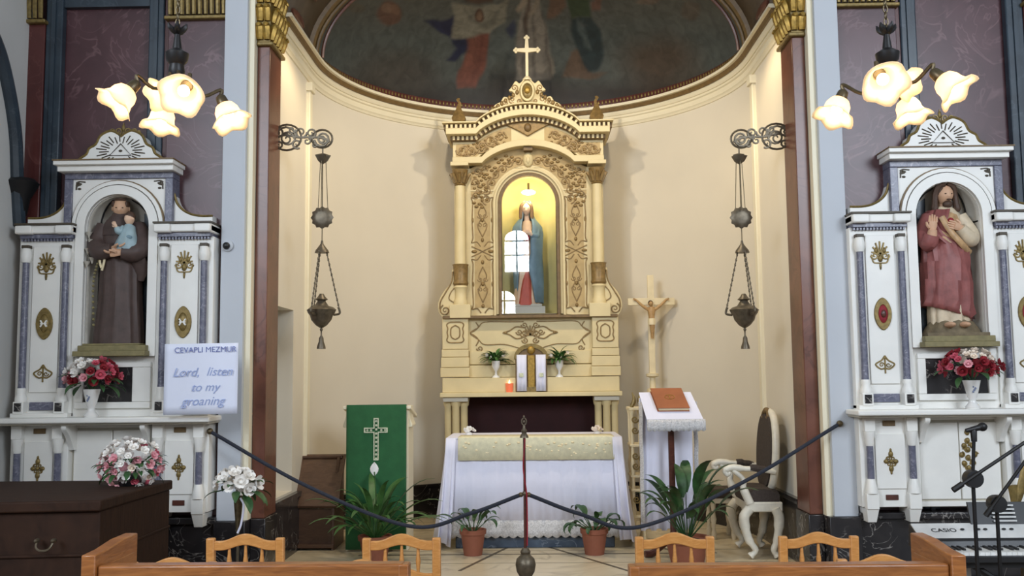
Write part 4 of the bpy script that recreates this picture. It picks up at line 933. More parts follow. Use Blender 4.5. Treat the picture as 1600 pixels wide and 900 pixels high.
def friar(L):
    x0 = L.x0-2*ka; y0 = 7.17; z = L.Z; k = ka
    t = thing('friar_statue', 'statue of a friar in a dark brown habit carrying a child in pale blue', 'statue', (x0, y0, z(540)))
    m2 = MB(); m2.loft([(z(540), x0, y0, 38*k, .13, .035), (z(520), x0, y0, 37*k, .13, .04), (z(470), x0+1*k, y0, 32*k, .125, .045), (z(420), x0+1*k, y0, 30*k, .12, .045), (z(392), x0, y0, 28*k, .115, .025), (z(372), x0, y0, 30*k, .115, .015), (z(352), x0, y0, 29*k, .10, .01), (z(343), x0, y0, 22*k, .085, 0), (z(337), x0, y0-.01, 13*k, .07, 0)], 48, 11)
    m2.build('habit', 'habit_brown', t)
    m2 = MB(); m2.loft([(z(368), x0, y0, 30.5*k, .118, .01), (z(355), x0, y0, 29*k, .11, .01), (z(344), x0, y0, 23*k, .095, .01), (z(336), x0, y0-.005, 14*k, .08, 0), (z(332), x0, y0-.005, 12*k, .07, 0)], 32, 7); m2.build('hood', 'habit_brown', t)
    c = Vector((x0+1*k, y0-.03, z(325))); h = 33*k; m2 = MB(); M = head(m2, c, h, .25, .12); m2.tube([c+Vector((0, .02, -.3*h)), (x0, y0, z(343))], [.22*h, .25*h], 10); m2.build('head', 'skin', t)
    m2 = MB(); eyes(m2, c, h, M); m2.build('eyes', 'hair_brown', t)
    m2 = MB()
    for i in range(22):                        # tonsure
        a = -PI/2+1.0+(2*PI-2.0)*i/21; m2.ell(c+M @ Vector((.345*h*math.cos(a), .39*h*math.sin(a), .22*h)), (.075*h, .08*h, .15*h), 8, 6)
    for i in range(9): a = -PI/2-.8+1.6*i/8; m2.ell(c+M @ Vector((.27*h*math.cos(a), .31*h*math.sin(a), .425*h)), (.07*h, .05*h, .045*h), 8, 6)
    m2.build('tonsure_hair', 'hair_brown', t)
    m2 = MB()
    sleeve(m2, [(x0-24*k, y0, z(352)), (x0-32*k, y0-.04, z(380)), (x0-20*k, y0-.12, z(394)), (x0+2*k, y0-.15, z(392))], [.07, .078, .07, .05])
    sleeve(m2, [(x0+24*k, y0, z(352)), (x0+36*k, y0-.04, z(382)), (x0+30*k, y0-.11, z(396)), (x0+14*k, y0-.15, z(396))], [.07, .082, .075, .052]); m2.build('sleeves', 'habit_brown', t)
    m2 = MB(); m2.tube([(x0+32*k, y0-.07, z(402)), (x0+36*k, y0-.03, z(420)), (x0+33*k, y0-.02, z(438))], [.06, .065, .03], 10, flat=.5); m2.build('sleeve_fall', 'habit_brown', t)
    m2 = MB(); hand(m2, (x0+4*k, y0-.165, z(391)), (.95, -.1, .15), (0, .2, 1), .12, .35, 1); m2.build('hand', 'skin', t); m2 = MB(); hand(m2, (x0+14*k, y0-.175, z(398)), (-.9, -.1, -.05), (0, .2, 1), .12, .4, -1); m2.build('hand', 'skin', t)
    m2 = MB(); m2.tube([(x0-28*k*math.cos(PI*i/16), y0-.118*math.sin(PI*i/16), z(396)) for i in range(17)], .012, 8)
    m2.tube(smooth([(x0-16*k, y0-.115, z(397)), (x0-20*k, y0-.13, z(408)), (x0-17*k, y0-.135, z(420))], 4), .009, 6); m2.tube(smooth([(x0-14*k, y0-.115, z(397)), (x0-13*k, y0-.135, z(410)), (x0-16*k, y0-.135, z(424))], 4), .009, 6); m2.build('cord_belt', 'ivory', t)
    m2 = MB(); pts = smooth([(x0-22*k, y0-.10, z(398)), (x0-30*k, y0-.12, z(440)), (x0-27*k, y0-.13, z(508))], 8)
    for p in pts[::1]: m2.ell(p, (.011, .011, .011), 6, 5)
    m2.build('rosary', 'statue_base', t)
    # lily stem in the hand
    m2 = MB(); m2.tube(smooth([(x0-26*k, y0-.09, z(398)), (x0-36*k, y0-.1, z(390)), (x0-41*k, y0-.09, z(372))], 4), .007, 6)
    for (a, b) in ((-41, 372), (-38, 384), (-42, 398), (-35, 412), (-43, 418)): m2.lathe([(.004, 0), (.012, .02), (.026, .045)], (x0+a*k, y0-.1, z(b)), 8)
    m2.build('lily_stem', 'niche_grey', t)
    # the child
    cx = x0+22*k; m2 = MB(); yc = y0-.12
    m2.loft([(z(392), cx-2*k, yc, 19*k, .07, .03), (z(384), cx-2*k, yc, 18*k, .075, .04), (z(374), cx-1*k, yc, 14*k, .065, .03), (z(364), cx, yc, 11*k, .05, .02), (z(356), cx+1*k, yc, 9*k, .04, 0), (z(352), cx+1*k, yc, 4*k, .03, 0)], 30, 8)
    sleeve(m2, [(cx-7*k, yc, z(358)), (cx-12*k, yc-.03, z(364)), (cx-15*k, yc-.04, z(358))], [.025, .028, .02]); m2.build('child_gown', 'gown_blue', t)
    m2 = MB(); hc = Vector((cx+2*k, yc-.01, z(345))); hM = head(m2, hc, 19*k, -.5); m2.tube([hc, (cx+1*k, yc, z(356))], .018, 8); hand(m2, (cx-15*k, yc-.04, z(358)), (-.5, -.1, .8), (0, 1, 0), .055, .2, 1)
    m2.tube(smooth([(cx-14*k, yc-.04, z(390)), (cx-19*k, yc-.05, z(396)), (cx-17*k, yc-.04, z(402))], 3), .018, 8); m2.build('child_body', 'skin_pale', t)
    m2 = MB(); m2.ell(hc+Vector((0, .012, .022)), (8*k, .045, 8*k), 14, 10); m2.build('child_hair', 'hair_brown', t)
    m2 = MB(); m2.ell((cx+4*k, yc-.045, z(374)), (.03, .02, .018)); m2.build('child_sash', 'mantle_blue', t)
    m2 = MB(); m2.box(x0-42*k, x0+46*k, y0-.15, y0+.12, z(540), z(537)); m2.build('statue_plinth', 'statue_base', t, bev=.004)
friar(LA)

def robed(L):
    x0 = L.x0+1*ka; y0 = 7.17; z = L.Z; k = ka
    t = thing('robed_man_statue', 'statue of a bearded man in a red mantle with one hand raised', 'statue', (x0, y0, z(540)))
    m2 = MB(); m2.box(x0-46*k, x0+46*k, y0-.15, y0+.12, z(540), z(535)); m2.loft([(z(535), x0+2*k, y0, 43*k, .14, .02), (z(528), x0+2*k, y0, 39*k, .13, .04), (z(518), x0+2*k, y0, 32*k, .12, .04), (z(512), x0+2*k, y0, 20*k, .1, .05)], 30, 7); m2.build('rock_plinth', 'rock_base', t)
    m2 = MB(); m2.loft([(z(526), x0, y0, 30*k, .115, .05), (z(505), x0, y0, 30*k, .115, .06), (z(460), x0, y0, 27*k, .11, .05), (z(400), x0, y0, 26*k, .105, .03), (z(370), x0, y0, 25*k, .10, .02), (z(352), x0, y0, 24*k, .09, .01), (z(344), x0, y0, 16*k, .075, 0), (z(340), x0, y0, 11*k, .06, 0)], 48, 12); m2.build('tunic', 'robe_cream', t)
    m2 = MB(); rows = []; n = 40               # mantle sweeping from one shoulder over the legs
    for (v, rx, ry, d0, a0, a1) in ((346, 25, .10, 0, .35*PI, 1.5*PI), (362, 30, .115, 0, .3*PI, 1.45*PI), (380, 32, .12, -1, .2*PI, 1.62*PI), (400, 33, .125, -1, .1*PI, 1.92*PI), (425, 33, .13, -2, .02*PI, 1.99*PI), (455, 34, .13, -2, .02*PI, 1.99*PI), (485, 35, .13, -2, .02*PI, 1.97*PI), (496, 36, .125, -2, .02*PI, 1.92*PI), (504, 37, .12, -2, .0*PI, 1.85*PI)):
        row = []
        for i in range(n+1):
            a = a0+(a1-a0)*i/n; f_ = 1+.085*math.cos(10*a+v*.045)+.05*math.cos(19*a-v*.06); low = 12*math.cos(a)*max(0, (v-430)/76)
            row.append((x0+d0*k+rx*k*f_*math.cos(a), y0+ry*f_*math.sin(a), z(v+low)))
        rows.append(row)
    m2.grid(rows); m2.build('mantle', 'robe_red', t, sol=.012)
    m2 = MB(); m2.tube(smooth([(x0-14*k, y0-.12, z(358)), (x0-4*k, y0-.14, z(380)), (x0+12*k, y0-.14, z(400)), (x0+31*k, y0-.06, z(412))], 5), .024, 8, flat=.5)
    m2.build('mantle_border', 'robe_gold', t)
    m2 = MB(); m2.loft([(z(398), x0-2*k, y0-.02, 22*k, .10, .03), (z(372), x0, y0-.02, 23*k, .10, .02), (z(354), x0, y0-.015, 19*k, .085, .01), (z(345), x0, y0, 12*k, .07, 0)], 30, 9, 2); m2.build('chest_drapery', 'robe_gold', t)
    c = Vector((x0, y0-.02, z(322))); h = 35*k; m2 = MB(); M = head(m2, c, h, .12, .08); m2.tube([c+Vector((0, .02, -.3*h)), (x0, y0, z(345))], [.22*h, .26*h], 10); m2.build('head', 'skin', t)
    m2 = MB(); eyes(m2, c, h, M); m2.build('eyes', 'hair_brown', t)
    m2 = MB(); m2.ell(c+Vector((0, .05*h, .12*h)), (.43*h, .42*h, .44*h), 18, 12)
    for q in (-1, 1):
        m2.tube(smooth([c+Vector((q*.04*h, -.28*h, .46*h)), c+Vector((q*.32*h, -.2*h, .34*h)), c+Vector((q*.42*h, -.1*h, 0)), c+Vector((q*.46*h, -.1*h, -.4*h)), c+Vector((q*.5*h, -.12*h, -.75*h))], 4), [.1*h]*4+[.13*h]*9+[.15*h]*3+[.1*h], 8)
    m2.build('hair', 'hair_brown', t)
    m2 = MB(); m2.ell(c+M @ Vector((0, -.28*h, -.42*h)), (.22*h, .17*h, .17*h), 12, 8, M); m2.ell(c+M @ Vector((0, -.43*h, -.215*h)), (.13*h, .05*h, .035*h), 10, 6, M); m2.build('beard', 'hair_brown', t)
    m2 = MB(); sleeve(m2, [(x0-22*k, y0, z(355)), (x0-33*k, y0-.03, z(380)), (x0-34*k, y0-.1, z(398)), (x0-31*k, y0-.13, z(386))], [.06, .066, .062, .055]); m2.build('raised_sleeve', 'robe_red', t)
    m2 = MB(); sleeve(m2, [(x0+22*k, y0, z(355)), (x0+34*k, y0-.03, z(382)), (x0+28*k, y0-.1, z(392)), (x0+12*k, y0-.13, z(376))], [.06, .068, .06, .042]); m2.build('bent_sleeve', 'robe_cream', t)
    m2 = MB(); sleeve(m2, [(x0-31*k, y0-.12, z(392)), (x0-30*k, y0-.14, z(378))], [.04, .03]); hand(m2, (x0-30*k, y0-.14, z(380)), (.05, -.05, 1), (0, -1, .1), .125, .12, -1); m2.build('raised_hand', 'skin', t)
    m2 = MB(); hand(m2, (x0+14*k, y0-.14, z(377)), (-.85, -.15, .3), (0, 1, 0), .12, .3, -1); m2.build('hand', 'skin', t)
    m2 = MB(); m2.ell((x0-1*k, y0-.125, z(366)), (.025, .02, .03)); m2.build('heart', 'petal_red', t)
    for q in (-1, 1): m2 = MB(); m2.ell((x0+q*11*k, y0-.13, z(523)), (.035, .07, .022), 10, 8); m2.build('foot', 'skin', t)
robed(LR)
# ================================================================ hanging lamps
def shade_things(side, lab, cpx, chain_px, spec, grp):
    """spec: (px, py of the neck, Y, direction of the opening)"""
    Y0 = 4.0; C = at(cpx, 112, Y0); t = thing('chandelier', lab, 'chandelier', C, grp)
    m2 = MB(); m2.lathe([(.004, -.05), (.02, -.035), (.035, 0), (.03, .03), (.045, .05), (.05, .08), (.02, .10), (.012, .16), (.006, .2)], C, 14); m2.build('hub', 'black_iron', t)
    m2 = MB(); top = Vector((C.x, C.y, at(cpx, -30, Y0).z)); n = int((top.z-C.z-.18)/.028)
    for i in range(n):
        z = C.z+.19+i*.028; pts = [(C.x+(.009*math.cos(a) if i % 2 else 0), C.y+(0 if i % 2 else .009*math.cos(a)), z+.017*math.sin(a)) for a in [q*PI/4 for q in range(8)]]; m2.tube(pts, .003, 5, True)
    m2.build('chain', 'bronze_dark', t)
    m2 = MB(); z = at(cpx, 52, Y0).z
    for a in range(5): g = a*2*PI/5; m2.tube(smooth([(C.x, C.y, z), (C.x+.03*math.cos(g), C.y+.03*math.sin(g), z+.02), (C.x+.04*math.cos(g), C.y+.04*math.sin(g), z+.04)], 3), [.012, .014, .014, .012, .01, .006, .003], 6)
    m2.build('chain_rosette', 'black_iron', t)
    for (px, py, Y, d, r) in spec:
        N = at(px, py, Y); d = Vector(d).normalized(); M = d.to_track_quat('Z', 'Y').to_matrix()
        m2 = MB(); Q = N-d*.045; mid = (Vector(C)+Q)/2; m2.tube(smooth([C+Vector((0, 0, .03)), mid+Vector((0, 0, -.05)), Q+Vector((0, 0, .03)), Q], 5), .008, 7)
        m2.lathe([(.012, -.05), (.022, -.04), (.026, -.01), (.024, .006)], N, 12, M); ar = m2.build('arm', 'bronze_dark', t)
        m2 = MB(); s = r/.088
        m2.sheet_lathe([(.026*s, 0), (.045*s, .012*s), (.056*s, .035*s), (.058*s, .06*s), (.068*s, .085*s), (.094*s, .105*s)], N, 30, M, lambda a, rr, z, s=s: (.006*s*math.cos(5*a)*(z/s > .08), .010*s*math.cos(5*a)*max(0, (z/s-.06)/.045)))
        m2.build('tulip_shade', 'shade_glass', t, sol=.003)
        b = N+d*.055*s; m2 = MB(); m2.ell(b, (.024, .024, .024), 12, 8); m2.build('light_bulb', 'bulb', t)
        light('bulb_light', 'POINT', b+d*.05, 1.3, (1, .78, .48), .03)
shade_things('left', 'bronze chandelier with lit tulip glass shades hanging before the friar altar', 276, 0,
             [(203, 140, 3.86, (-.55, -.35, -.75), .082), (292, 134, 3.78, (.05, -.75, -.62), .085), (257, 170, 4.2, (-.12, -.2, -1), .08), (350, 164, 4.08, (.42, -.15, -.85), .08), (268, 143, 4.1, (-.9, .3, -.1), .07)], 'pair of chandeliers')
shade_things('right', 'bronze chandelier with lit tulip glass shades hanging before the red-robed statue', 1388, 0,
             [(1470, 122, 3.86, (.55, -.35, -.72), .082), (1374, 116, 3.78, (-.05, -.75, -.62), .085), (1313, 156, 4.1, (-.4, -.2, -.85), .08), (1415, 156, 4.2, (.2, -.2, -1), .08), (1398, 126, 4.1, (.9, .3, -.1), .07)], 'pair of chandeliers')

def sanctuary_lamp(sg):
    """pierced bracket on the brown pilaster with a hanging lamp"""
    side = 'left' if sg < 0 else 'right'
    px0, px1, pl = (424, 512, 503) if sg < 0 else (1242, 1150, 1160)
    Y = 7.55; a = at(px0, 212, Y); b = at(px1, 220, Y)
    G = Fr(pl, 400, Y); t = thing('sanctuary_lamp', 'dark silver sanctuary lamp hung from the pierced bracket on the '+side+' brown pilaster', 'lamp', (G.x0, Y, G.Z(545)), 'pair of sanctuary lamps')
    m2 = MB(); u = lambda q: -(pl-px0)*1.0*(1 if sg < 0 else 1)+0
    o0 = px0-pl; dr = 1 if sg < 0 else -1
    def E(x, y): return (o0+dr*x, y)
    y0 = Y
    for (x, v, r, tn, aa, d) in ((22, 214, 20, 1.6, 2.6, 1), (22, 216, 12, 1.5, 0, -1), (44, 206, 10, 1.5, 0, 1), (60, 208, 9, 1.5, 2, -1), (38, 224, 8, 1.4, 1, 1), (54, 220, 7, 1.3, 4, 1), (8, 206, 8, 1.3, 1, -1), (10, 226, 7, 1.3, 3, 1), (78, 217, 13, 1.8, 3, -1), (78, 217, 9, 1.2, 0, 1), (66, 226, 4, 1.2, 0, 1), (30, 202, 6, 1.2, 0, 1)):
        p = E(x, v); spiral(m2, G, y0, p[0], p[1], r, tn, aa if dr > 0 else PI-aa, d*dr, .010)
    for c_, r_ in (((22, 214), 20), ((78, 217), 14)): m2.tube([G.P(E(*c_)[0]+r_*math.cos(q*PI/10)*1.15, c_[1]+r_*math.sin(q*PI/10), y0) for q in range(20)], .009, 6, True)
    stroke(m2, G, y0, [E(-4, 232), E(4, 216), E(20, 210), E(40, 214), E(60, 214), E(80, 216), E(90, 222)], .010)
    stroke(m2, G, y0, [E(-4, 190), E(-3, 214), E(-4, 238)], .012); m2.build('bracket', 'silver_dark', t)
    x = G.x0; P = lambda v, dx=0, dy=0: (x+dx*G.k, Y+dy, G.Z(v))
    m2 = MB(); m2.lathe([(.006, G.Z(232)), (.006, G.Z(240))], (x, Y, 0), 8)
    m2.lathe([(.01, G.Z(256)), (.03, G.Z(252)), (.05, G.Z(243)), (.015, G.Z(240))], (x, Y, 0), 12, wob=lambda a, z, r: .35*math.cos(5*a)*(r > .02)); m2.build('leaf_crown', 'silver_dark', t)
    for q in range(3):
        g = q*2*PI/3+.5; m2 = MB(); m2.tube([P(252, 5*math.cos(g), .03*math.sin(g)), P(330, 9*math.cos(g), .04*math.sin(g))], .0035, 5); m2.build('wire', 'bronze_dark', t)
    m2 = MB(); m2.tube([P(252), P(385)], .004, 6); m2.build('center_wire', 'bronze_dark', t)
    m2 = MB(); r = 17*G.k; m2.lathe([(0, -.012), (r*.5, -.018), (r*.8, -.010), (r, 0), (r*.8, .010), (r*.5, .018), (0, .012)], P(340), 24, Euler((PI/2, 0, 0)).to_matrix(), wob=lambda a, z, r_: .07*math.cos(12*a)*(r_ > .06)); m2.build('pierced_disc', 'silver_dark', t)
    m2 = MB(); m2.lathe([(.058, G.Z(395)), (.05, G.Z(391)), (.03, G.Z(386)), (.012, G.Z(381)), (.008, G.Z(376))], (x, Y, 0), 14); m2.build('bell_cap', 'silver_dark', t)
    for q in range(3):
        g = q*2*PI/3+(2.3 if sg < 0 else .85); m2 = MB(); a_ = Vector(P(394, 7*math.cos(g), .05*math.sin(g))); b_ = Vector(P(484, 27*math.cos(g), .17*math.sin(g)))
        for i in range(24): m2.ell(a_.lerp(b_, i/23), (.008, .008, .015) if i % 2 else (.005, .011, .015), 6, 4)
        m2.build('chain', 'silver_dark', t)
        m2 = MB(); c0 = Vector(P(492, 18*math.cos(g), .1*math.sin(g))); m2.tube(smooth([c0, b_+Vector((0, 0, -.03)), b_, b_+(c0-b_)*.2+Vector((0, 0, .03))], 4), .010, 6); m2.build('arm', 'silver_dark', t)
    m2 = MB(); k = G.k; m2.lathe([(3*k, G.Z(512)), (9*k, G.Z(508)), (15*k, G.Z(500)), (17*k, G.Z(493)), (20*k, G.Z(489)), (22*k, G.Z(484)), (17*k, G.Z(480)), (11*k, G.Z(478)), (7*k, G.Z(472)), (6*k, G.Z(470)), (10*k, G.Z(468)), (6*k, G.Z(464)), (3*k, G.Z(459))], (x, Y, 0), 20, wob=lambda a, z, r_: .05*math.cos(8*a)*(r_ > .07)); m2.build('lamp_bowl', 'silver_dark', t)
    m2 = MB(); m2.lathe([(7*k, G.Z(545)), (6.5*k, G.Z(541)), (4*k, G.Z(534)), (3.5*k, G.Z(528)), (1.2*k, G.Z(524)), (1.2*k, G.Z(518)), (2.5*k, G.Z(515)), (1*k, G.Z(511))], (x, Y, 0), 12); m2.build('pendant', 'silver_dark', t)
sanctuary_lamp(-1); sanctuary_lamp(1)

# ================================================================ altar table
YT = 8.42; T = Fr(832, 760, YT); zt = at(832, 684, YT).z; zb = ZF
def table():
    x0, x1 = T.X(-132), T.X(138); cx = (x0+x1)/2; y0, y1 = YT, YT+.75
    t = thing('altar_table', 'marble altar table hidden under a long white cloth', 'table', (cx, YT+.37, zb))
    MB().box(x0+.06, x1-.06, y0+.06, y1-.06, zb+.09, zt-.05).build('table_body', 'altar_beige', t)
    MB().box(x0+.0, x1-.0, y0+.0, y1, zt-.05, zt-.006).build('table_top', 'altar_beige', t)
    MB().box(x0+.06, x1-.06, y0+.02, y1, zb, zb+.09).build('table_plinth', 'predella_marble', t, bev=.006)
    cl = thing('altar_cloth', 'long white altar cloth with a lace hem, falling to the floor at both ends', 'cloth', (cx, YT+.37, zt))
    zl = T.Z(812); rows = []
    for j, (z, o) in enumerate(((zt, 0), (zt-.02, .012), ((zt+zl)/2, .02), (zl, .03))):
        rows.append([(x0+(x1-x0)*i/60, y0-o-.004*math.sin(i*.9)*j/2-.004*math.sin(i*2.3+1)*j/3, z) for i in range(61)])
    MB().grid(rows).build('cloth_front', 'cloth_white', cl, sol=.004)
    MB().box(x0-.012, x1+.012, y0-.012, y1, zt-.006, zt+.004).build('cloth_top', 'cloth_white', cl)
    rows = []
    for j in range(4):
        z = zl+(T.Z(836)-zl)*j/3; rows.append([(x0+(x1-x0)*i/120, y0-.03-.006*math.sin(i*.45)*(1+j*.2), z-(.02*abs(math.sin(i*PI/6)) if j == 3 else 0)) for i in range(121)])
    MB().grid(rows).build('lace_hem', 'lace', cl, sol=.003)
    for s in (-1, 1):                          # gathered falls at the two ends
        xe = x0 if s < 0 else x1; rows = []; n = 50
        for j in range(9):
            f_ = j/8; row = []
            for i in range(n+1):
                q = i/n; fl = f_**1.2; fold = math.sin(q*2*PI*7.5)*.036*fl
                if q < .25: px_, py_ = xe-s*(.085*(1-q/.25)), y0-.035-.03*fl
                else: px_, py_ = xe, y0-.03+(y1-y0)*(q-.25)/.75
                px_ += s*(.015+.10*fl*min(1, .45+q*2))+s*fold*.6; py_ += fold*.7*(q < .3)-.02*fl*(q < .3)
                zh = zb+.02+(.05*abs(math.sin(q*7)) if s < 0 else .06*abs(math.sin(q*6+1))); row.append((px_, py_, zt+.003+(zh-zt)*f_))
            rows.append(row)
        MB().grid(rows).build('cloth_fall', 'cloth_white', cl, sol=.004)
    rows = []
    for z, o in ((zt+.010, -.30), (zt+.010, .0), (zt+.004, .022), (T.Z(718), .042)): rows.append([(T.X(-116)+(T.X(128)-T.X(-116))*i/40, y0-o-.002*math.sin(i), z) for i in range(41)])
    ru = MB().grid(rows).build('table_runner', 'cloth_yellow', None, sol=.004); tag(ru, 'pale yellow embroidered runner along the front of the white altar cloth', 'runner')
    m2 = MB()
    rr = random.Random(2)
    for i in range(60):
        x = T.X(-112)+(T.X(124)-T.X(-112))*rr.random(); z = T.Z(690)+(T.Z(714)-T.Z(690))*rr.random(); m2.ell((x, y0-.030-.0, z), (.013, .012, .009), 6, 4)
    m2.build('sprig_embroidery', 'ivory', ru, kind='stuff')
table()
# ================================================================ flowers and plants
def blossom_mesh(name, m, r=.035, petals=6, layers=2, cup=.5):
    mb = MB()
    for l in range(layers):
        for i in range(petals):
            a = 2*PI*(i+.5*l)/petals; tilt = cup+.5*l; d = Vector((math.cos(a)*math.cos(tilt), math.sin(a)*math.cos(tilt), math.sin(tilt))); s_ = Vector((-math.sin(a), math.cos(a), 0))
            rr = r*(1-.3*l); p = d*rr*.55; up = d.cross(s_)
            mb.add([d*.1*rr, d*.5*rr+s_*.42*rr, d*rr*.95+s_*.25*rr+up*.12*rr, d*rr*1.0+up*.16*rr, d*rr*.95-s_*.25*rr+up*.12*rr, d*.5*rr-s_*.42*rr, d*.5*rr-up*.1*rr], [(0, 1, 6), (1, 2, 6), (2, 3, 6), (3, 4, 6), (4, 5, 6), (5, 0, 6)])
    mb.ell((0, 0, r*.2), (r*.3, r*.3, r*.25), 8, 5); return mb.mesh(name, m)
def leaf_mesh(name, m, L, Wd, stem=.0, droop=.6, n=7, fold=.25):
    mb = MB(); rows = []; p = Vector((0, 0, 0)); a = 0
    for i in range(n+1):
        f_ = i/n; w_ = Wd*math.sin(PI*min(1, f_*.92+.06))**.8*(1-.25*f_); ang = -droop*f_*f_*1.4
        q = Vector((0, math.cos(ang), math.sin(ang))); 
        if i: p = p+q*L/n
        up = Vector((0, -math.sin(ang), math.cos(ang)))
        rows.append([p+Vector((-w_, 0, 0))+up*w_*fold, p.copy(), p+Vector((w_, 0, 0))+up*w_*fold])
    off = Vector((0, stem, 0)); rows = [[v+off for v in r] for r in rows]; mb.grid(rows)
    if stem: mb.tube([(0, 0, 0), (0, stem*.5, .0), (0, stem+.02, 0)], [.004, .0035, .003], 5)
    return mb.mesh(name, m)
BL = {k: blossom_mesh('blossom_'+k, 'petal_'+k, r, p) for k, r, p in (('white', .04, 6), ('pink', .04, 6), ('red', .042, 7), ('rose', .038, 6), ('cream', .038, 6))}
LEAF = leaf_mesh('bouquet_leaf', 'leaf_dark', .09, .02, .02)
def bouquet(t, c, rx, ry, rz, n, kinds, rnd, s=1.0, leaves=10, half=True, pick=None):
    c = Vector(c)
    for i in range(n):
        f_ = (i+.5)/n; zc = 1-f_*(1.25 if half else 1.9); a = i*2.39996; q = math.sqrt(max(0, 1-zc*zc)); d = Vector((q*math.cos(a), q*math.sin(a), zc))
        p = c+Vector((d.x*rx, d.y*ry, d.z*rz))*(.82+.25*rnd.random()); k = pick(d, rnd) if pick else rnd.choice(kinds)
        inst('blossom', BL[k], t, p, d.to_track_quat('Z', 'Y').to_euler(), s*(.85+.4*rnd.random()))
    for i in range(leaves):
        a = rnd.random()*2*PI; e = rnd.uniform(-.5, .5); d = Vector((math.cos(a)*math.cos(e), math.sin(a)*math.cos(e), math.sin(e)))
        inst('leaf', LEAF, t, c+Vector((d.x*rx*.7, d.y*ry*.7, d.z*rz*.6-.02)), d.to_track_quat('Y', 'Z').to_euler(), s*(.9+.5*rnd.random()))
def altar_vase(L, du, lab, red_right, seed):
    G = Fr(184+du, 600, 6.95, L.x0+du*ka); x = G.x0; k = G.k; y = 6.95; z0 = L.Z(650.5)
    zz = lambda v: z0+(648-v)*k
    t = thing('flower_vase', lab, 'vase', (x, y, z0), 'vases on the side altars')
    m2 = MB(); m2.lathe([(10*k, zz(648)), (11*k, zz(645)), (6*k, zz(639)), (5*k, zz(634)), (7*k, zz(630)), (9*k, zz(622)), (13*k, zz(605)), (12*k, zz(605)), (7*k, zz(622))], (x, y, 0), 20); v = m2.build('vase', 'porcelain', t)
    m2 = MB(); spiral(m2, G, y-.052, 0, 0, 0, 1, 0, 1, .001, 3)
    m2 = MB()
    for i in range(5): m2.ell((x-.01+.007*(i % 3), y-.049+.003*abs(i-2), zz(617)+.012*(i-2)), (.008, .006, .009), 6, 5)
    m2.build('painted_flower', 'porcelain_blue', v)
    rnd = random.Random(seed)
    if red_right: pick = lambda d, r: ('white' if d.z > .2 else 'pink') if (d.x < .2 and d.z > -.1) else ('red' if r.random() < .75 else 'rose')
    else: pick = lambda d, r: 'cream' if (d.z > .45 and d.x > -.3) else ('rose' if d.x < -.4 and r.random() < .6 else ('red' if r.random() < .8 else 'pink'))
    bouquet(t, (x, y, zz(587)), .19 if red_right else .2, .12, .13, 46, None, rnd, 1.0, 16, True, pick)
    m2 = MB()
    for i in range(7): a = i*.9; m2.tube([(x, y, zz(612)), (x+.06*math.cos(a), y+.05*math.sin(a), zz(588))], .004, 5)
    m2.build('stems', 'leaf_dark', t)
altar_vase(LA, -20, 'white vase of white, pink and dark red flowers before the friar altar', True, 4)
altar_vase(LR, 9, 'white vase of cream and dark red flowers before the red-robed statue', False, 9)
# brown chest at the left with its bouquet
def chest():
    Pn = at(157, 800, 5.25); t = thing('wooden_chest', 'large dark brown wooden chest with an overhanging lid, in the lower left corner', 'chest', (Pn.x-.75, 5.8, 0))
    xr, y0, y1 = Pn.x, 5.25, 6.25; dx = 1.5; sl = .10
    def q(x0, x1, ya, yb, z): return [(x0, ya-sl*1.6, z), (x1, ya, z), (x1, yb, z), (x0, yb, z)]
    ZT = 1.6-(776-594)/1500*5.25
    MB().hexa(q(xr-dx, xr, y0, y1, 0), q(xr-dx, xr, y0, y1, ZT-.06)).build('chest_body', 'dark_wood', t, bev=.008)
    MB().hexa(q(xr-dx-.02, xr+.015, y0-.03, y1+.01, ZT-.06), q(xr-dx-.02, xr+.015, y0-.03, y1+.01, ZT)).build('lid', 'dark_wood', t, bev=.01)
    MB().hexa(q(xr-dx-.01, xr+.008, y0-.012, y1, ZT-.30), q(xr-dx-.01, xr+.008, y0-.012, y1, ZT-.285)).build('body_moulding', 'dark_wood', t, bev=.004)
    hx, hz = at(75, 852, 5.2).x, at(75, 852, 5.2).z; m2 = MB(); yy = 5.19-.02
    m2.tube(smooth([(hx-.045, yy-.0, hz+.03), (hx-.04, yy-.02, hz), (hx-.02, yy-.025, hz-.018), (hx+.02, yy-.025, hz-.018), (hx+.04, yy-.02, hz), (hx+.045, yy, hz+.03)], 3), .006, 6)
    for s in (-1, 1): m2.ell((hx+s*.045, yy+.0, hz+.03), (.012, .03, .012), 8, 6)
    m2.build('drop_handle', 'silver_dark', t)
    b = at(203, 762, 5.95); b.z = ZT; bq = thing('flower_arrangement', 'bushy arrangement of white and pink flowers on the dark brown chest', 'flowers', b)
    m2 = MB(); m2.lathe([(.06, 0), (.07, .03), (.05, .07), (.045, .05)], b, 14); m2.build('bowl', 'black_plastic', bq)
    rnd = random.Random(11); pick = lambda d, r: ('white' if d.z > .1 and r.random() < .8 else 'pink') if d.x < -.2 else r.choice(['white', 'pink', 'rose', 'cream', 'white'])
    bouquet(bq, (b.x, b.y, b.z+.135), .185, .14, .14, 76, None, rnd, .82, 46, False, pick)
chest()
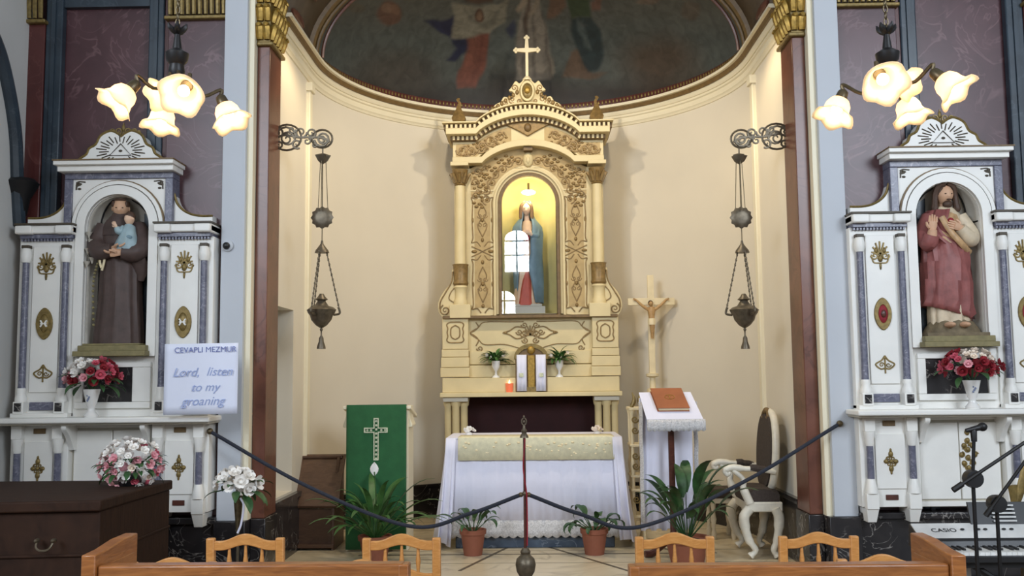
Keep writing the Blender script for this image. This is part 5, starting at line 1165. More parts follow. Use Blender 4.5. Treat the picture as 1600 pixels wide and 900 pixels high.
def stand_vase():
    p = at(370, 780, 6.3); t = thing('tall_flower_stand', 'slim bronze trumpet vase of white flowers on a thin pole beside the pier', 'flower stand', (p.x, 6.3, 0))
    zt_ = at(370, 775, 6.3).z; z1 = at(370, 832, 6.3).z
    m2 = MB(); m2.lathe([(.012, z1), (.016, z1+.05), (.022, z1+.12), (.032, zt_), (.028, zt_), (.015, z1+.1)], (p.x+.01, 6.3, 0), 14); m2.build('trumpet_vase', 'bronze_dark', t)
    m2 = MB(); m2.lathe([(.11, 0), (.11, .015), (.03, .03), (.011, .06), (.01, z1), (.016, z1+.015)], (p.x+.01, 6.3, 0), 14); m2.build('pole', 'silver_dark', t)
    m2 = MB(); m2.tube(smooth([(p.x+.03, 6.28, zt_-.01), (p.x+.055, 6.27, zt_-.06), (p.x+.04, 6.27, z1+.06), (p.x+.015, 6.28, z1)], 5), .007, 6); m2.build('ribbon', 'cloth_white', t)
    rnd = random.Random(5); bouquet(t, (p.x, 6.3, zt_+.07), .125, .10, .08, 20, ['white'], rnd, 1.25, 14, True)
stand_vase()
# ---------------------------------------------------------------- potted plants
def potted(name, lab, px, pyb, Y, zfloor, pot_w, pot_h, leaves, L, Wd, mname, seed, spread=.9, lean=0, flowers=0, grp=None, stem=.14, droop=.8, tilt=(.35, 1.25)):
    x = at(px, pyb, Y).x; t = thing(name, lab, 'plant', (x, Y, zfloor), grp); z0 = zfloor
    m2 = MB(); r = pot_w/2; m2.lathe([(r*.72, z0), (r*.95, z0+pot_h*.82), (r*1.05, z0+pot_h*.82), (r*1.08, z0+pot_h), (r*.95, z0+pot_h), (r*.92, z0+pot_h*.9), (.001, z0+pot_h*.88)], (x, Y, 0), 24); m2.build('pot', 'terracotta', t)
    m2 = MB(); m2.lathe([(r*.93, z0+pot_h*.86), (r*.5, z0+pot_h*.91), (.001, z0+pot_h*.92)], (x, Y, 0), 16); m2.build('soil', 'soil', t)
    rnd = random.Random(seed); lm = [leaf_mesh('leaf_'+name, mname, L*f_, Wd*f_, stem*f_, droop*(.7+.6*g)) for f_, g in ((1, .5), (.85, 1), (1.1, .2), (.7, .8))]
    for i in range(leaves):
        a = i*2.39996+rnd.uniform(-.3, .3); e = rnd.uniform(*tilt); rx = e; o = inst('leaf', lm[i % 4], t, (x+.02*math.cos(a), Y+.02*math.sin(a), z0+pot_h*.9), (0, 0, 0), .8+.4*rnd.random())
        d = Vector((math.cos(a)*math.cos(e)*spread, math.sin(a)*math.cos(e)*spread, math.sin(e))).normalized(); zq = Vector((0, 0, 1)); yv = d; xv = yv.cross(zq).normalized(); zv = xv.cross(yv)
        o.rotation_euler = Matrix((xv, yv, zv)).transposed().to_euler()
    for i in range(flowers):
        a = rnd.uniform(0, 6.28) if i else -1.4; h = pot_h+L*(1.42-.5*i); b = Vector((x+.02*i, Y-.05-.05*i, z0+h)); m2 = MB(); m2.tube(smooth([(x, Y, z0+pot_h), (x+.01, Y-.02, z0+h*.7), b], 4), .005, 5)
        fs = m2.build('flower_stem', 'leaf_mid', t); m2 = MB(); m2.grid([[(b.x+w_*math.sin(PI*min(1, f_*.95+.05))*.035, b.y-.01*abs(w_)+.01, b.z+f_*.11-.03) for w_ in (-1, 0, 1)] for f_ in [q/6 for q in range(7)]]); m2.build('spathe', 'petal_white', t, sol=.002)
    return t
potted('peace_lily', 'leafy peace lily with a white bloom in front of the green ambo', 586, 868, 7.9, ZF, .26, .20, 58, .36, .030, 'leaf_mid', 3, 1.0, flowers=1, stem=.18, droop=.8, tilt=(.4, 1.42))
potted('peace_lily', 'broad-leaved peace lily in a pot before the dark lectern pole', 1074, 872, 7.62, ZF, .34, .22, 36, .30, .045, 'leaf_dark', 8, .8, stem=.30, droop=.9, tilt=(.7, 1.45))
potted('potted_plant', 'small plant with upright dark leaves in a terracotta pot left of the rope pole', 739, 858, 8.12, ZF, .21, .21, 15, .18, .036, 'leaf_dark', 14, .8, stem=.14, droop=1.2, tilt=(.3, 1.25))
potted('potted_plant', 'small plant with drooping dark leaves in a terracotta pot right of the rope pole', 929, 858, 8.12, ZF, .22, .21, 22, .15, .034, 'leaf_dark', 21, 1.0, stem=.12, droop=1.7, tilt=(.35, 1.1))
# white blossoms at the ends of the altar table
for px, lab in ((733, 'small white rose lying at the left end of the altar table'), (933, 'small cream rose lying at the right end of the altar table')):
    p = at(px, 676, 8.85); p.z = zt+.005; t = thing('rose', lab, 'flower', p)
    for i, (a, b, c) in enumerate(((0, 0, .045), (.03, .01, .035), (-.03, .0, .03), (.0, -.02, .03))): inst('blossom', BL['white' if px < 800 else 'cream'], t, p+Vector((a, b, c)), (.9-.2*i, .3*i, i), .95)
    m2 = MB(); m2.lathe([(.03, 0), (.035, .012), (.008, .03)], p, 12); m2.build('holder', 'porcelain', t)
# ================================================================ things on the retable's ledge
ZL = R.Z(612)
def goblet_fern(px, lab, seed):
    p = at(px, 588, 9.86); x = p.x; z0 = R.Z(589.5); k = 1/150; t = thing('fern_goblet', lab, 'plant', (x, 9.855, z0), 'fern goblets on the retable')
    y = 9.852; H = .17
    m2 = MB(); m2.lathe([(.040, z0), (.036, z0+.012), (.012, z0+.03), (.010, z0+.06), (.02, z0+.075), (.04, z0+.11), (.045, z0+H), (.04, z0+H), (.03, z0+.11)], (x, y, 0), 18); m2.build('goblet', 'porcelain', t)
    rnd = random.Random(seed); lm = leaf_mesh('frond', 'leaf_fern', .16, .017, .02, .9)
    for i in range(64):
        a = rnd.uniform(0, 6.28); e = rnd.uniform(.15, 1.2); d = Vector((math.cos(a)*math.cos(e), math.sin(a)*math.cos(e)*.6-.25, math.sin(e))).normalized()
        xv = d.cross(Vector((0, 0, 1))).normalized(); o = inst('frond', lm, t, (x, y, z0+H-.01), Matrix((xv, d, xv.cross(d))).transposed().to_euler(), .7+.5*rnd.random())
    for i in range(4): a = rnd.uniform(0, 6.28); inst('blossom', BL['cream'], t, (x+.09*math.cos(a), y-.05, z0+H+.06+.03*math.sin(a)), (1.2, 0, a), .6)
goblet_fern(775, 'white goblet of green fern on the left of the tabernacle', 31); goblet_fern(874, 'white goblet of green fern on the right of the tabernacle', 32)
def tabernacle():
    t = thing('tabernacle', 'gilded round-topped tabernacle with white curtains on the retable ledge', 'tabernacle', (R.x0, 9.8, ZL)); k = k_; x = R.x0+1*k
    MB().prism(arch(24*k, ZL, R.Z(560), 14, x, R.Z(541)-R.Z(560)), 9.79, 9.87).build('housing', 'retable_brown', t, bev=.006)
    MB().ring(arch(26*k, R.Z(562), R.Z(560), 14, x, R.Z(538)-R.Z(560)), arch(20*k, R.Z(562), R.Z(560), 14, x, R.Z(545)-R.Z(560)), 9.775, 9.80).build('arch_rim', 'gilt_dull', t, bev=.004)
    m2 = MB(); frbox(m2, R, -4.5, 6.5, 556, 606, 9.775, 9.8); m2.build('gold_door', 'gilt', t, bev=.006)
    m2 = MB(); m2.ell(R.P(1, 548, 9.785), (.04, .03, .045), 12, 8); m2.build('dome_boss', 'gilt', t)
    m2 = MB(); frbox(m2, R, -7, 9, 604, 611.8, 9.765, 9.8); m2.build('door_step', 'gilt_dull', t)
    for s in (-1, 1):
        rows = [[(R.X(1+s*(7+i*1.5+(2 if j == 0 else 0)*0)), 9.772-.006*math.sin(i*1.6)-.004*j, R.Z(555+j*18.5)) for i in range(11)] for j in range(4)]
        cu = MB().grid(rows).build('curtain', 'cloth_white', t, sol=.004)
        m2 = MB(); frbox(m2, R, 1+s*15-3, 1+s*15+3, 583, 589, 9.745, 9.752); m2.build('curtain_motif', 'embroidery', cu)
tabernacle()
p = at(796, 608, 9.80); t = thing('votive_candle', 'lit red votive candle beside the white tabernacle curtain', 'candle', (p.x, 9.79, ZL))
m2 = MB(); m2.lathe([(.030, ZL), (.036, ZL+.02), (.040, ZL+.09), (.037, ZL+.09), (.03, ZL+.03)], (p.x, 9.79, 0), 16); m2.build('glass_cup', 'wax_red', t)
m2 = MB(); m2.lathe([(.032, ZL+.04), (.034, ZL+.075), (.001, ZL+.078)], (p.x, 9.79, 0), 14); m2.build('wax', 'ivory', t)
m2 = MB(); m2.lathe([(.001, ZL+.078), (.009, ZL+.09), (.006, ZL+.105), (.0005, ZL+.125)], (p.x, 9.79, 0), 10); m2.build('candle_flame', 'flame', t)
# ================================================================ green ambo
def ambo():
    G = Fr(588, 740, 8.3); x = G.x0; t = thing('ambo', 'cream ambo, mostly covered by a green cloth at its front', 'ambo', (x, 8.5, ZF)); zt_ = G.Z(634)
    MB().box(G.X(-49), G.X(49), 8.34, 8.7, ZF, zt_-.01).build('ambo_body', 'trim_cream', t, bev=.008)
    MB().hexa([(G.X(-53), 8.31, zt_-.03), (G.X(54), 8.31, zt_-.03), (G.X(54), 8.75, zt_-.12), (G.X(-53), 8.75, zt_-.12)], [(G.X(-53), 8.31, zt_), (G.X(54), 8.31, zt_), (G.X(54), 8.75, zt_-.09), (G.X(-53), 8.75, zt_-.09)]).build('reading_desk', 'trim_cream', t, bev=.006)
    for s in (-1, 1):
        q = smooth([(0, 0, zt_-.005), (.0, 0, zt_-.05), (.012, 0, zt_-.12), (.035, 0, zt_-.17)], 4); m2 = MB(); m2.prism([(G.X(s*50)+s*p.x*.8, p.z) for p in q]+[(G.X(s*50)+s*.025, zt_-.185), (G.X(s*50)-s*.01, zt_-.19), (G.X(s*50)-s*.01, zt_-.005)], 8.36, 8.6); m2.build('side_scroll', 'trim_cream', t, bev=.004)
    cl = thing('ambo_cloth', 'green hanging with a pale embroidered cross on the ambo', 'cloth', (x, 8.3, zt_))
    rows = [[(G.X(-47)+(G.X(47)-G.X(-47))*i/24, y_-.003*math.sin(i*.8)*(1 if z_ < zt_-.1 else .3), z_) for i in range(25)] for y_, z_ in ((8.6, zt_-.05), (8.3, zt_+.008), (8.297, zt_-.02), (8.29, (zt_+ZF)/2), (8.285, ZF+.02))]
    MB().grid(rows).build('cloth_panel', 'cloth_green', cl, sol=.004)
    m2 = MB(); y = 8.283
    MB().ring([(G.X(a), G.Z(b)) for a, b in ((-4, 653), (4, 653), (4, 668), (18, 668), (18, 676), (4, 676), (4, 719), (-4, 719), (-4, 676), (-19, 676), (-19, 668), (-4, 668))], [(G.X(a), G.Z(b)) for a, b in ((-2.4, 655), (2.4, 655), (2.4, 669.6), (16, 669.6), (16, 674.4), (2.4, 674.4), (2.4, 717), (-2.4, 717), (-2.4, 674.4), (-17, 674.4), (-17, 669.6), (-2.4, 669.6))], 8.278, 8.292, True).build('embroidered_cross', 'embroidery', cl)
    for (u, v) in [(0, 658+i*6.5) for i in range(10)]+[(-14, 672), (-8, 672), (8, 672), (14, 672)]: m2.ell(G.P(u, v, 8.287), (.011, .006, .011), 6, 4)
    m2.build('cross_beading', 'embroidery', cl, kind='stuff')
    rows = [[(G.X(48+i*.5), 8.36+i*.04+.008*math.sin(i*1.5), z_) for i in range(9)] for z_ in (zt_-.15, zt_-.6, G.Z(812))]
ambo()
# ================================================================ low kneeler desk
def kneeler():
    G = Fr(496, 790, 8.38); x = G.x0; t = thing('kneeler_desk', 'low dark brown prayer desk with a slanted top, left of the ambo', 'desk', (x, 8.55, ZF)); zt_ = G.Z(718); zm = G.Z(790); z0 = ZF
    for s in (-1, 1):
        xx = G.X(-36 if s < 0 else 24); m2 = MB(); pr = [(8.38, z0), (8.38, zm), (8.62, zt_), (8.80, zt_), (8.80, z0)]
        m2.add([(xx+d, y, z) for d in (-.014, .014) for y, z in pr], [(0, 1, 2, 3, 4), (9, 8, 7, 6, 5)]+[(i, (i+1) % 5, 5+(i+1) % 5, 5+i) for i in range(5)]); m2.build('side_board', 'desk_wood', t, bev=.004)
    m2 = MB(); m2.hexa([(G.X(-40), 8.34, zm-.0), (G.X(34), 8.34, zm), (G.X(34), 8.36, zm-.02), (G.X(-40), 8.36, zm-.02)], [(G.X(-42), 8.66, zt_+.025), (G.X(34), 8.66, zt_+.025), (G.X(34), 8.68, zt_), (G.X(-42), 8.68, zt_)]); m2.build('slanted_top', 'desk_wood', t, bev=.004)
    MB().box(G.X(-35), G.X(24), 8.40, 8.42, z0+.02, zm-.03).build('front_board', 'desk_wood', t, bev=.004)
    MB().box(G.X(-36), G.X(26), 8.36, 8.80, z0+.02, z0+.05).build('kneeling_board', 'desk_wood', t, bev=.004)
    MB().box(G.X(-38), G.X(30), 8.62, 8.82, zt_-.01, zt_+.012).build('top_shelf', 'desk_wood', t, bev=.004)
kneeler()
# ================================================================ crucifix on its pedestal
def crucifix():
    Y = 10.05; G = Fr(1018, 520, Y); x = G.x0; k = G.k; t = thing('crucifix', 'standing cream crucifix with a bronze-coloured figure, right of the retable', 'crucifix', (x, Y, ZF))
    MB().box(G.X(-5), G.X(5), Y-.015, Y+.015, G.Z(588), G.Z(430)).build('upright_beam', 'ivory', t, bev=.004)
    MB().box(G.X(-36), G.X(37), Y-.018, Y+.018, G.Z(477), G.Z(466)).build('cross_beam', 'ivory', t, bev=.004)
    m2 = MB(); m2.lathe([(9*k, G.Z(612)), (9*k, G.Z(608)), (5*k, G.Z(606)), (4.2*k, G.Z(590)), (10*k, G.Z(588)), (10*k, G.Z(584)), (5*k, G.Z(583))], (x, Y, 0), 16); m2.build('socket', 'ivory', t)
    m2 = MB(); m2.lathe([(.16, ZF), (.16, ZF+.06), (.08, ZF+.12), (.055, ZF+.2), (.05, G.Z(640)), (.09, G.Z(628)), (.1, G.Z(612))], (x, Y, 0), 18); m2.build('pedestal', 'ivory', t)
    y = Y-.045; m2 = MB(); z = G.Z
    m2.loft([(z(529), x, y, 2.0*k, .014, 0), (z(522), x+.5*k, y, 2.6*k, .018, 0), (z(512), x+.5*k, y-.012, 4.0*k, .026, 0), (z(505), x, y-.004, 4.6*k, .03, 0), (z(497), x, y, 4.4*k, .03, 0), (z(490), x, y, 5.4*k, .032, 0), (z(484), x, y, 6.4*k, .034, 0), (z(480), x, y, 4*k, .024, 0)], 16, 3)
    for s in (-1, 1): m2.tube(smooth([(x+s*5*k, y, z(484)), (x+s*14*k, y+.005, z(478)), (x+s*21*k, y+.015, z(471)), (x+s*25*k, y+.02, z(468))], 4), [.018, .018, .017, .016, .015, .014, .013, .012, .012, .011, .011, .011, .010], 8); hand(m2, (x+s*24*k, y+.012, z(469)), (s*.8, -.1, .5), (0, -1, 0), .035, .3, s)
    m2.tube([(x, y, z(482)), (x-.5*k, y-.012, z(478))], .014, 8); head(m2, Vector((x-1.5*k, y-.02, z(475.5))), 8.5*k, .3, .5); body = m2.build('corpus', 'corpus', t)
    m2 = MB(); m2.ell((x-1.5*k, y-.008, z(474)), (4*k, .026, 4.4*k), 12, 8); m2.build('corpus_hair', 'hair_brown', t)
    m2 = MB(); m2.loft([(z(508), x, y-.006, 5.6*k, .037, .06), (z(503), x, y-.003, 6*k, .037, .05), (z(498), x, y, 5.2*k, .034, .03)], 20, 7); m2.build('loincloth', 'ivory', t)
crucifix()
# gilded carved stand left of the lectern
def gilt_stand():
    Y = 8.5; G = Fr(995, 720, Y); x = G.x0; t = thing('carved_stand', 'narrow cream and gilt carved stand between altar table and lectern', 'stand', (x, Y+.1, ZF)); k = G.k; zt_ = G.Z(640)
    for yy in (Y, Y+.22):
        for u in (-6, 10):
            m2 = MB(); c = (G.X(u), yy, 0); m2.lathe([(.022, ZF), (.026, ZF+.04), (.014, ZF+.08), (.018, ZF+.2), (.024, ZF+.3), (.014, ZF+.36), (.016, ZF+.6), (.024, ZF+.7), (.014, ZF+.76), (.016, zt_-.06), (.026, zt_)], c, 12); m2.build('turned_post', 'ivory', t)
    for v in (694, 742, 764, 805):
        m2 = MB(); m2.box(G.X(-10), G.X(14), Y-.02, Y+.25, G.Z(v+4), G.Z(v)); m2.build('cross_rail', 'ivory', t, bev=.004)
    m2 = MB(); m2.box(G.X(-11), G.X(15), Y-.03, Y+.26, zt_-.005, zt_+.02); m2.build('stand_top', 'ivory', t, bev=.004)
    for s in (-1, 1): m2 = MB(); m2.tube(smooth([(G.X(2+s*9), Y, zt_+.02), (G.X(2+s*4), Y, zt_+.08), (G.X(2+s*7), Y, zt_+.15)], 4), [.016, .018, .02, .02, .018, .016, .012, .008, .004], 8); m2.build('finial', 'gilt_dull', t)
    m2 = MB()
    for v in (655, 672, 712, 728, 780): spiral(m2, G, Y-.03, -2, v, 6, 1.4, 0, 1, .008); spiral(m2, G, Y-.03, 7, v+6, 5, 1.4, 2, -1, .008)
    m2.build('carved_scrolls', 'gilt_dull', t)
gilt_stand()
# ================================================================ lectern with book
def lectern():
    Y = 8.0; G = Fr(1050, 740, Y); x = G.x0; k = G.k; t = thing('book_lectern', 'dark wooden lectern on a single pole with a slanted desk', 'lectern', (x, Y, ZF))
    z1 = G.Z(656); m2 = MB(); m2.lathe([(.032, ZF+.10), (.035, ZF+.14), (.026, ZF+.2), (.026, z1-.08), (.034, z1-.06), (.05, z1-.01), (.055, z1+.01)], (x, Y, 0), 16); m2.build('pole', 'mahogany', t)
    for i in range(3):
        a = PI*1.08+i*2*PI/3; d = Vector((math.cos(a), math.sin(a), 0)); c = Vector((x, Y, ZF)); m2 = MB(); m2.tube(smooth([c+d*.02+Vector((0, 0, .14)), c+d*.1+Vector((0, 0, .10)), c+d*.18+Vector((0, 0, .035)), c+d*.25+Vector((0, 0, .03))], 4), [.034]*6+[.03]*4+[.028]*3, 8); m2.build('foot', 'mahogany', t)
    # desk slopes toward the wall side; its upper edge stands away from the viewer
    n0, n1 = (8.0-.14, G.Z(657)), (8.0+.16, G.Z(618)-.0)
    def D(u, f_, off=0):
        y = n0[0]+(n1[0]-n0[0])*f_; z = n0[1]+(n1[1]-n0[1])*f_; L_ = math.hypot(n1[0]-n0[0], n1[1]-n0[1]); ny, nz = -(n1[1]-n0[1])/L_, (n1[0]-n0[0])/L_
        return (G.X(u), y+ny*off, z+nz*off)
    MB().hexa([D(-38, 0), D(42, 0), D(36, 1), D(-44, 1)], [D(-38, 0, .02), D(42, 0, .02), D(36, 1, .02), D(-44, 1, .02)]).build('desk', 'mahogany', t, bev=.003)
    cl = thing('lectern_cloth', 'white cloth with a lace edge over the lectern desk, hanging down behind its pole', 'cloth', (x, Y+.1, G.Z(640)))
    MB().hexa([D(-41, -.02, .021), D(46, -.02, .021), D(37, 1.02, .021), D(-46, 1.02, .021)], [D(-41, -.02, .026), D(46, -.02, .026), D(37, 1.02, .026), D(-46, 1.02, .026)]).build('cloth_top', 'cloth_white', cl)
    rows = []
    for j in range(4):
        rows.append([Vector(D(-41+(90)*i/60, -.02, .024))+Vector((0, -.008-.01*abs(math.sin(i*.5))*(j > 0), -.028*j-(.012*abs(math.sin(i*PI/5)) if j == 3 else 0))) for i in range(61)])
    MB().grid(rows).build('lace_front', 'lace', cl, sol=.003)
    rows = []
    for j in range(6):
        v = 655+j*35; rows.append([(G.X(-46+84*i/40-j*.2), Y+.15+.014*math.sin(i*.75+.2*j)*(j/5), G.Z(v if j else 622)-(.02 if j == 5 and i % 8 < 4 else 0)) for i in range(41)])
    MB().grid(rows).build('cloth_fall', 'cloth_white', cl, sol=.004)
    for s, u in ((-1, -47), (1, 40)):
        rows = [[(G.X(u+i*(1.3)+.6*math.sin(j*2)), Y+.14-.01*i, G.Z(628+j*(24 if s < 0 else 17))) for i in range(5)] for j in range(9)]
        MB().grid(rows).build('lace_edge', 'lace', cl, sol=.003)
    bk = thing('book', 'closed tan leather book on the white lectern cloth', 'book', D(-4, .4, .03))
    def bk_(a0, a1, b0, b1, o0, o1, nm, m): MB().hexa([D(a0, b0, o0), D(a1, b0, o0), D(a1-6, b1, o0), D(a0-6, b1, o0)], [D(a0, b0, o1), D(a1, b0, o1), D(a1-6, b1, o1), D(a0-6, b1, o1)]).build(nm, m, bk, bev=.002)
    bk_(-22, 28, .26, 1.04, .027, .032, 'back_cover', 'book_brown'); bk_(-20, 27, .28, 1.02, .032, .058, 'pages', 'ivory'); bk_(-22, 28, .26, 1.04, .058, .064, 'front_cover', 'book_brown')
    m2 = MB(); c = Vector(D(0, .68, .0655)); ux = Vector((1, 0, 0)); uy = (Vector(D(0, 1, 0))-Vector(D(0, 0, 0))).normalized()
    m2.tube([c+ux*.04*math.cos(a)+uy*.03*math.sin(a) for a in [i*PI/8 for i in range(16)]], .0025, 5, True); m2.tube([c-uy*.02, c+uy*.02], .0025, 5); m2.tube([c-ux*.014+uy*.006, c+ux*.014+uy*.006], .0025, 5); m2.build('cover_stamp', 'gilt', bk)
lectern()
# ================================================================ carved armchair and stool
def throne():
    Y0, Y1 = 7.86, 8.36; ff = Fr(1190, 740, Y0); x0 = ff.X(1166-1190); xb = min(ff.X(1228-1190), W-.09)
    t = thing('carved_armchair', 'white carved armchair with dark upholstery and an oval back, turned to the left', 'armchair', ((x0+xb)/2, (Y0+Y1)/2, ZF)); sh = ff.Z(790)
    wd = xb-x0; dp = Y1-Y0
    for nm, x, y, cur in (('leg', x0+.02, Y0, -1), ('leg', x0+.02, Y1, -1), ('leg', xb-.06, Y0, .6), ('leg', xb-.06, Y1, .6)):
        m2 = MB(); m2.tube(smooth([(x, y, sh-.02), (x+cur*.05, y, sh-.10), (x+cur*.02, y, ZF+.16), (x-cur*.035, y, ZF+.07), (x+cur*.01, y, ZF+.022)], 5), [.04]*4+[.042]*4+[.034]*4+[.026]*4+[.022]*3+[.03]*2, 10); m2.build(nm, 'throne_white', t)
    m2 = MB(); m2.box(x0, xb, Y0-.02, Y1+.02, sh-.05, sh+.03); m2.build('seat_frame', 'throne_white', t, bev=.012)
    m2 = MB(); m2.ell(((x0+xb)/2-.01, (Y0+Y1)/2, sh+.06), (wd/2-.005, dp/2+.01, .085), 24, 12, fn=lambda d, v: Vector((max(-wd/2+.01, min(wd/2-.01, v.x*1.5)), max(-dp/2, min(dp/2, v.y*1.5)), max(-.04, v.z)))); m2.build('seat_cushion', 'upholstery', t)
    # oval back, leaning a little
    zb0, zb1 = sh+.10, ff.Z(645); cz = (zb0+zb1)/2; hh = (zb1-zb0)/2; hw = dp/2+.01; yc = (Y0+Y1)/2
    def bp(a, sc_=1, off=0):
        ex = abs(math.cos(a))**.7*math.copysign(1, math.cos(a)); z = cz+hh*sc_*math.sin(a); return (xb-.06+(z-zb0)*.10*.6+off, yc+hw*sc_*ex, z)
    m2 = MB(); m2.tube([bp(i*PI/20) for i in range(40)], .03, 10, True); m2.build('back_frame', 'throne_white', t)
    m2 = MB(); n = 40; vs = [bp(i*PI/20, .94, -.04) for i in range(n)]+[bp(i*PI/20, .94, .03) for i in range(n)]; m2.add(vs, [tuple(range(n)), tuple(range(2*n-1, n-1, -1))]+[(i, i+n, (i+1) % n+n, (i+1) % n) for i in range(n)]); m2.build('back_upholstery', 'upholstery', t)
    m2 = MB(); c = bp(PI/2, 1.02)
    for s in (-1, 1): m2.tube(smooth([c, (c[0]-.02, c[1]+s*.05, c[2]+.005), (c[0]-.03, c[1]+s*.1, c[2]-.05), (c[0]-.03, c[1]+s*.05, c[2]-.05)], 4), .016, 8)
    m2.ell((c[0]-.02, c[1], c[2]+.0), (.03, .04, .03)); m2.build('back_crest', 'retable_brown', t)
    za = ff.Z(738)
    for y in (Y0-.01, Y1+.01):
        m2 = MB(); m2.tube(smooth([(xb-.05, y, za+.0), (x0+.12, y, za+.025), (x0+.0, y, za+.03), (x0-.12, y, za+.04), (x0-.17, y, za+.015), (x0-.15, y, za-.015), (x0-.13, y, za+.005)], 5), [.022]*12+[.028]*8+[.022]*6+[.016]*5, 10); m2.build('armrest', 'throne_white', t)
        m2 = MB(); m2.tube(smooth([(xb-.10, y, za+.022), (xb-.25, y, za+.036), (x0+.10, y, za+.04)], 4), [.014]+[.026]*7+[.014], 8); m2.build('arm_pad', 'upholstery', t)
        m2 = MB(); m2.tube(smooth([(x0-.11, y, za+.02), (x0-.03, y, za-.05), (x0-.03, y, za-.12), (x0+.02, y, sh+.02)], 5), [.02]*6+[.026]*5+[.034]*5, 10); m2.build('arm_support', 'throne_white', t)
    m2 = MB(); m2.tube([(x0+.03, (Y0+Y1)/2, sh-.10), (x0+.03, (Y0+Y1)/2, ZF+.2)], .015, 8); m2.lathe([(.02, sh-.25), (.03, sh-.2), (.015, sh-.1), (.03, sh-.03)], (x0+.03, (Y0+Y1)/2, 0), 10); m2.build('front_drop', 'throne_white', t)
    # stool behind, further from the viewer
    S_ = Fr(1128, 790, 8.75); xs0, xs1 = S_.X(-18), S_.X(24); zt_ = S_.Z(764); st = thing('upholstered_stool', 'low stool with dark seat and turned cream legs, beside the carved armchair', 'stool', ((xs0+xs1)/2, 8.9, ZF))
    MB().box(xs0, xs1, 8.75, 9.05, zt_-.09, zt_).build('seat', 'upholstery', st, bev=.025); MB().box(xs0+.01, xs1-.01, 8.76, 9.04, zt_-.13, zt_-.085).build('apron', 'throne_white', st, bev=.004)
    for a in (xs0+.03, xs1-.03):
        for b in (8.78, 9.02): m2 = MB(); m2.lathe([(.018, ZF), (.026, ZF+.05), (.014, ZF+.1), (.026, ZF+.18), (.016, ZF+.24), (.024, zt_-.13)], (a, b, 0), 12); m2.build('leg', 'throne_white', st)
throne()
# ================================================================ rope pole and ropes
PY = 6.55; G = Fr(820, 770, PY); px_ = G.x0
def pole():
    t = thing('rope_pole', 'tall silver pole with an urn foot and a pierced finial, in the centre aisle', 'stanchion', (px_, PY, 0)); k = G.k
    m2 = MB(); m2.lathe([(.13, 0), (.135, .02), (.10, .04), (.05, .07), (.03, .12), (.035, G.Z(903)), (.06, G.Z(893)), (.068, G.Z(882)), (.06, G.Z(873)), (.03, G.Z(866)), (.035, G.Z(862)), (.02, G.Z(856))], (px_, PY, 0), 20); m2.build('urn_foot', 'silver_dark', t)
    m2 = MB(); m2.lathe([(.010, G.Z(858)), (.009, G.Z(684))], (px_, PY, 0), 10); m2.build('shaft', 'mahogany', t)
    m2 = MB(); m2.lathe([(.03, G.Z(684)), (.028, G.Z(681)), (.016, G.Z(677)), (.020, G.Z(673)), (.010, G.Z(669)), (.008, G.Z(664))], (px_, PY, 0), 14); m2.build('finial_base', 'silver_dark', t)
    m2 = MB(); c = Vector((px_, PY, G.Z(659))); m2.tube([c+Vector((.016*math.cos(a), 0, .024*math.sin(a))) for a in [i*PI/8 for i in range(16)]], .005, 6, True); m2.ell(c+Vector((0, 0, .032)), (.007, .007, .012)); m2.ell(c, (.008, .006, .012)); m2.build('pierced_finial', 'silver_dark', t)
    m2 = MB(); m2.lathe([(.014, G.Z(774)), (.02, G.Z(771)), (.014, G.Z(768))], (px_, PY, 0), 12); m2.build('rope_ring', 'silver_dark', t)
    m2 = MB(); pts = smooth([(px_+.006, PY-.012, G.Z(685)), (px_-.008, PY-.014, G.Z(730)), (px_+.012, PY-.014, G.Z(772)), (px_+.014, PY-.014, G.Z(820)), (px_+.012, PY-.014, G.Z(852))], 6); m2.tube(pts, .0055, 6); m2.build('red_cord', 'petal_red', t)
pole()
def rope(a, b, low, lab):
    A_, B_ = at(*a), at(*b); pts = []
    px1, py1 = low; Cc = at(px1, py1, A_.y+(B_.y-A_.y)*.62)
    pts = smooth([A_, A_.lerp(Cc, .5)+Vector((0, 0, -.06)), Cc, Cc.lerp(B_, .55)+Vector((0, 0, -.03)), B_], 12)
    m2 = MB(); m2.tube(pts, .0135, 8); t = thing('barrier_rope', lab, 'rope', A_); m2.build('cord', 'rope', t)
    for q_, r_ in ((A_, .024), (B_, .017)): m2 = MB(); m2.ell(q_, (r_, r_, r_)); m2.build('rope_end', 'bronze_dark', t)
rope((328, 674, 7.02), (814, 773, PY), (640, 822), 'dark barrier rope hanging from the friar altar to the rope pole')
rope((1312, 662, 7.14), (826, 773, PY), (1000, 823), 'dark barrier rope hanging from the right pier to the rope pole')
